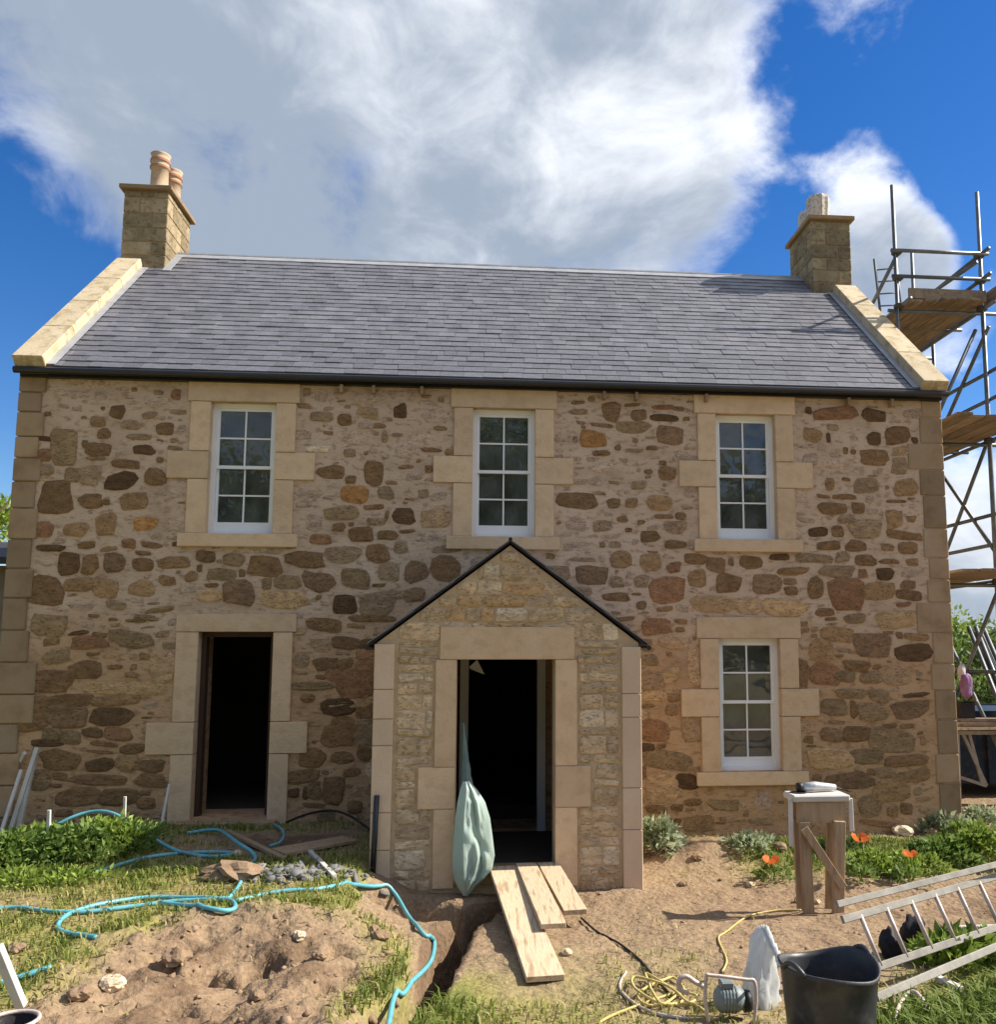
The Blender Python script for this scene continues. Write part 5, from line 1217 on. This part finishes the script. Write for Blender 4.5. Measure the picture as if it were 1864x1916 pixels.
plant('leafy_plant', 1640, 1628, .34, .3, .22, 900, .07, 'leaf_bright', 'bright green clump just right of the saw horse', GR, 14)
plant('leafy_plant', 1700, 1632, .34, .3, .22, 800, .07, 'leaf_bright', 'yellow green clump behind the ladder below the dark poppy', GR, 15)
plant('leafy_plant', 1760, 1618, .36, .3, .30, 1000, .08, 'leaf_green', 'dark green clump left of the tallest green plant on the right', GR, 16)
plant('leafy_plant', 1822, 1608, .40, .3, .42, 1300, .08, 'leaf_bright', 'tall bright green plant at the right edge above the ladder', GR, 17)
plant('silver_plant', 1770, 1560, .30, .22, .30, 500, .09, 'leaf_silver', 'grey green plant at the right corner of the house', GR, 18)
plant('silver_plant', 1835, 1552, .34, .25, .34, 600, .09, 'leaf_silver', 'grey green plant below the trestle at the right edge', GR, 19)
plant('silver_plant', 1565, 1600, .28, .22, .18, 400, .07, 'leaf_dark', 'dark low plant showing through the saw horse legs', GR, 20)
plant('weed', 1795, 1800, .35, .2, .22, 500, .10, 'leaf_bright', 'leafy weed growing up between the ladder rungs', 'weeds by the ladder', 21)
plant('weed', 1845, 1790, .3, .2, .2, 400, .10, 'leaf_green', 'leafy weed beside the ladder at the right edge', 'weeds by the ladder', 22)
def poppy(px, py, pxg, pyg, s, label, seed):
    g = ghit(pxg, pyg); top = atY(px, py, g.y); r_ = random.Random(seed)
    p = empty('poppy', g, label, 'poppy', 'orange poppies')
    MB().tube(smooth_path([g, g.lerp(top, .5) + Vector((.03, 0, 0)), top], 5), .006, 6).build('stem', 'leaf_green', p, smooth=True)
    for k in range(5):
        a = k * 2 * math.pi / 5 + seed; mb = MB(); vs = []
        for i in range(5):
            u = i / 4
            for j in range(5):
                v = (j - 2) / 2; an = a + v * .62 * (1 - .25 * u); rr = s * (.08 + .92 * math.sin(u * 1.35)); zz_ = s * (.05 + .75 * u * u - .15 * abs(v) * u + .06 * math.sin(7 * v + k))
                vs.append(top + Vector((rr * math.cos(an), rr * math.sin(an), zz_)))
        fs = [(i * 5 + j, i * 5 + j + 1, i * 5 + 6 + j, i * 5 + 5 + j) for i in range(4) for j in range(4)]
        mb.add(vs, fs).build('petal', 'petal', p, smooth=True)
    crumple(top + Vector((0, 0, s * .2)), s * .22, s * .22, s * .2, seed, amp=.1).build('heart', 'poppy_heart', p, smooth=True)
    V, Fc = leaves(120, (g.x, g.y, g.z), .16, .16, .16, .07, seed + 50); np_mesh('leaves', V, Fc, 'leaf_green', parent=p)
poppy(1612, 1575, 1612, 1645, .095, 'large orange poppy just right of the saw horse', 1)
poppy(1444, 1616, 1446, 1648, .095, 'orange poppy on bare ground left of the saw horse', 2)
poppy(1703, 1603, 1700, 1650, .075, 'small dark orange poppy among the green plants', 3)

# --- trees and hedges
def tree(name, base, h, rx, rz, n, ls, m, label, cat, seed, trunk=.16, group=None):
    r_ = random.Random(seed); nr = np.random.RandomState(seed); base = Vector(base)
    p = empty(name, base, label, cat, group)
    mb = MB(); cc_ = base + Vector((0, 0, h - rz * .8)); tips = []
    mb.tube(smooth_path([base - Vector((0, 0, .3)), base + Vector((.1, 0, h * .3)), cc_], 4), [trunk * (1 - .5 * i / 8) for i in range(9)], 8)
    for k in range(9):
        a = k * 2.4; q = r_.uniform(.45, .9); tip = cc_ + Vector((rx * q * math.cos(a), rx * q * math.sin(a), rz * r_.uniform(-.4, .75))); tips.append(tip)
        st = base.lerp(cc_, r_.uniform(.55, .95)); mb.tube([st, st.lerp(tip, .5) + Vector((0, 0, .1 * rz)), tip], [trunk * .4, trunk * .25, .02], 6)
    mb.build('trunk', 'bark', p, smooth=True)
    P = []; D = []
    per = n // 34
    for k in range(34):
        u = nr.randn(3); u /= np.linalg.norm(u); c_ = np.array(cc_) + u * np.array([rx, rx, rz]) * (nr.rand() ** .4) * .85; cr = rx * (.22 + .2 * nr.rand())
        q = nr.randn(per, 3); q /= np.linalg.norm(q, axis=1, keepdims=True); q *= (nr.rand(per, 1) ** .5)
        P.append(c_ + q * cr); D.append(q + nr.randn(per, 3) * .5 + np.array([0, 0, .2]))
    P = np.concatenate(P); D = np.concatenate(D); V, Fc = leaf_cards(P, D, ls * (.6 + .8 * nr.rand(len(P))), nr, .5)
    np_mesh('crown', V, Fc, m, parent=p)
q = atY(-20, 985, 9.0); tree('garden_tree', (q.x - .6, 9.0, .2), q.z + .75, 1.3, 1.3, 5000, .16, 'leaf_bright', 'bright green tree showing behind the left corner', 'tree', 5)
q = atY(1835, 1262, 9); tree('garden_tree', (q.x, 9, .2), q.z + .75, 1.9, 1.1, 6000, .15, 'leaf_tree', 'green tree beyond the scaffold foot on the right', 'tree', 6)
q = atY(1800, 1262, 14); tree('garden_tree', (q.x - .3, 14, .2), q.z + 1.3, 1.6, 1.1, 4000, .16, 'leaf_bright', 'paler tree further off beside the right corner', 'tree', 8)
q = atY(1850, 1290, 6.5); 
nr = np.random.RandomState(3); Ph = np.stack([13 + 5.5 * nr.rand(9000), 6.6 + 1.0 * nr.rand(9000), .2 + 1.55 * nr.rand(9000) ** .8], 1)
Ph[:, 2] += .18 * np.sin(Ph[:, 0] * 2.7); V, Fc = leaf_cards(Ph, nr.randn(9000, 3) + np.array([0, -.4, .4]), .10 * (.6 + .8 * nr.rand(9000)), nr, .5)
hg = empty('hedge', (15.5, 7, .2), 'leafy green hedge behind the scaffold at the right edge', 'hedge'); np_mesh('foliage', V, Fc, 'leaf_green', parent=hg)
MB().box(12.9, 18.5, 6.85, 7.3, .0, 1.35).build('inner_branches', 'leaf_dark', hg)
# wood across the field behind the camera: mirrored in the upper windows
nr = np.random.RandomState(9); P = []; D = []
for k in range(90):
    x = -17 + 48 * nr.rand(); y = -46 - 7 * nr.rand(); hh = 14 + 4 * nr.rand() + 2.0 * math.sin(x * .21); c_ = np.array([x, y, hh * .55]); n = 300
    q = nr.randn(n, 3); q /= np.linalg.norm(q, axis=1, keepdims=True); q *= nr.rand(n, 1) ** .35
    P.append(c_ + q * np.array([3.0, 2.4, hh * .5])); D.append(q + nr.randn(n, 3) * .5)
P = np.concatenate(P); D = np.concatenate(D); V, Fc = leaf_cards(P, D, .75 * (.6 + .8 * nr.rand(len(P))), nr, .7)
o = np_mesh('distant_wood', V, Fc, 'leaf_tree', kind='stuff'); tag(o, 'belt of green trees mirrored in the window panes', 'wood')
# --- outbuilding glimpsed past the left corner
ob = empty('outbuilding', (-2.2, 5.2, 0), 'low outbuilding with a dark roof glimpsed past the left corner', 'outbuilding')
zt_ = atY(10, 1045, 4.5).z; zw = atY(10, 1090, 4.5).z
MB().box(-4.6, -.35, 4.5, 8, -.2, zt_ - .12).build('wall', 'outbuilding_wall', ob)
mb = MB(); mb.add([(-4.9, 4.2, zt_ - .12), (-.2, 4.2, zt_ - .12), (-.2, 6.2, zt_ + .35), (-4.9, 6.2, zt_ + .35), (-4.9, 4.2, zt_ + .0), (-.2, 4.2, zt_ + .0), (-.2, 6.2, zt_ + .47), (-4.9, 6.2, zt_ + .47)], SF); mb.build('roof', 'dark_roof', ob)
for (a, b, y0, y1) in ((-1.6, -.55, 1088, 1130), (-1.6, -.5, 1162, 1330)):
    z0, z1 = atY(10, y1, 4.45).z, atY(10, y0, 4.45).z
    wn_ = MB().box(a, b, 4.44, 4.52, z0, z1).build('window', 'dark_roof', ob); MB().box(a - .05, b + .05, 4.40, 4.438, z0 - .08, z0 - .01).build('sill', 'dressed', wn_)

# ------------------------------------------------------------------ grass, clods
gr = np.random.RandomState(2)
N = 150000
X = gr.uniform(-.3, 12.5, N); Y = -9.0 + 8.95 * gr.rand(N) ** 1.0
S = soil(X, Y); bd = bank_d(X, Y); td = trench_d(X, Y)
keep = (gr.rand(N) < np.clip(1.15 - S * 1.45, 0, 1) ** 1.3 + .012) & (td > .15) & (np.hypot((X - 5.0) / .6, (Y + 2.62) / .5) > 1) & ~((X > PXL - .1) & (X < PXR + .1) & (Y > PYF - .1)) & ~((np.abs(X - 5.9) < .55) & (Y > -4.9) & (Y < -1.9))
X, Y, S = X[keep], Y[keep], S[keep]; n = len(X); Z = gz(X, Y)
lenb = (.03 + .055 * gr.rand(n)) * (1.25 - .6 * S); patch = (X > 7.8) & (Y < -5.2); lenb = np.where(patch, lenb * 2.3, lenb); lenb = np.where((X > 4.7) & (X < 5.6) & (Y < -4.4), lenb * 1.4, lenb)
th = gr.rand(n) * 6.283; bend = .35 + .7 * gr.rand(n); wdt = .0035 + .004 * gr.rand(n); wdt = np.where(patch, wdt * 1.5, wdt)
cs, sn = np.cos(th), np.sin(th); O = np.stack([X, Y, Z - .005], 1); dx = np.stack([cs, sn, 0 * cs], 1); px_ = np.stack([-sn, cs, 0 * cs], 1); upv = np.array([0, 0, 1.])
v0 = O - px_ * wdt[:, None]; v1 = O + px_ * wdt[:, None]; mid = O + dx * (lenb * bend * .3)[:, None] + upv * (lenb * .6)[:, None]
v2 = mid + px_ * (wdt * .8)[:, None]; v3 = mid - px_ * (wdt * .8)[:, None]; v4 = O + dx * (lenb * bend)[:, None] + upv * (lenb * (.95 - .3 * bend))[:, None]
V = np.stack([v0, v1, v2, v3, v4], 1).reshape(-1, 3); i = np.arange(n)[:, None] * 5
Fc = np.concatenate([i + np.array([[0, 1, 2]]), i + np.array([[0, 2, 3]]), i + np.array([[3, 2, 4]])], 0)
dry = np.clip(S * 1.0 + .28 * gr.randn(n) + .08 - .45 * patch, 0, 1)
o = np_mesh('grass', V, Fc, 'grass', attr={'dry': np.repeat(dry, 5)}, kind='stuff'); tag(o, 'short yellow green grass and weeds growing in the yard', 'grass')
# clods and pebbles on the earth
bm = bmesh.new(); bmesh.ops.create_icosphere(bm, subdivisions=1, radius=1); bv = np.array([v.co[:] for v in bm.verts]); bf = np.array([[v.index for v in f.verts] for f in bm.faces]); bm.free()
N = 6000; X = gr.uniform(0, 12.2, N); Y = gr.uniform(-8.5, -.1, N); S = soil(X, Y); bd = bank_d(X, Y)
keep = (gr.rand(N) < np.where(bd > 0, 1.0, np.clip(S * 1.2 - .5, 0, 1) * .32)) & ~((X > PXL - .1) & (X < PXR + .1) & (Y > PYF - .1)) & ~((np.abs(X - 5.9) < .5) & (Y > -4.8) & (Y < -1.9))
X, Y, bd = X[keep], Y[keep], bd[keep]; n = len(X); sz = .005 + .016 * gr.rand(n) ** 3 + np.where(bd > .1, .022 * gr.rand(n) ** 4, 0)
Vc = bv[None] * (1 + 1.1 * (gr.rand(n, len(bv), 1) - .5)) * sz[:, None, None] * (np.array([1, 1, .7]) * (.7 + .6 * gr.rand(n, 1, 3))); Vc += np.stack([X, Y, gz(X, Y) + sz * .2], 1)[:, None, :]
Fc = (bf[None] + np.arange(n)[:, None, None] * len(bv)).reshape(-1, 3)
o = np_mesh('soil_clods', Vc.reshape(-1, 3), Fc, 'clod', kind='stuff'); tag(o, 'crumbs of dry brown earth and pebbles scattered on the ground', 'soil')
# broken slate rubble in the shadow left of the porch
N = 150; c0 = ghit(560, 1640); X = c0.x + gr.randn(N) * .32; Y = c0.y + .12 + gr.randn(N) * .14; sz = .015 + .035 * gr.rand(N)
cb = np.array([(a, b, c) for a in (-1, 1) for b in (-1, 1) for c in (-1, 1)], float); cf = np.array([(0, 1, 3, 2), (4, 6, 7, 5), (0, 4, 5, 1), (2, 3, 7, 6), (0, 2, 6, 4), (1, 5, 7, 3)])
Vc = cb[None] * (1 + .7 * (gr.rand(N, 8, 1) - .5)) * sz[:, None, None] * np.stack([1.2 + 0 * sz, .8 + 0 * sz, .18 + .2 * gr.rand(N)], 1)[:, None, :]
for q in range(N):
    Rm = np.array((Matrix.Rotation(gr.rand() * 6.3, 3, 'Z') @ Matrix.Rotation(gr.randn() * .45, 3, 'X') @ Matrix.Rotation(gr.randn() * .45, 3, 'Y'))); Vc[q] = Vc[q] @ Rm.T
Vc += np.stack([X, Y, gz(X, Y) + sz * .35], 1)[:, None, :]
o = np_mesh('slate_rubble', Vc.reshape(-1, 3), (cf[None] + np.arange(N)[:, None, None] * 8).reshape(-1, 4), 'rubble_grey', kind='stuff'); tag(o, 'heap of broken grey slate rubble in shadow left of the porch', 'rubble')
scene.cycles.max_bounces = 5
scene.cycles.diffuse_bounces = 3
scene.cycles.glossy_bounces = 3
scene.cycles.transparent_max_bounces = 8
scene.cycles.caustics_reflective = False
scene.cycles.caustics_refractive = False
world.cycles.sampling_method = 'MANUAL'
world.cycles.sample_map_resolution = 512
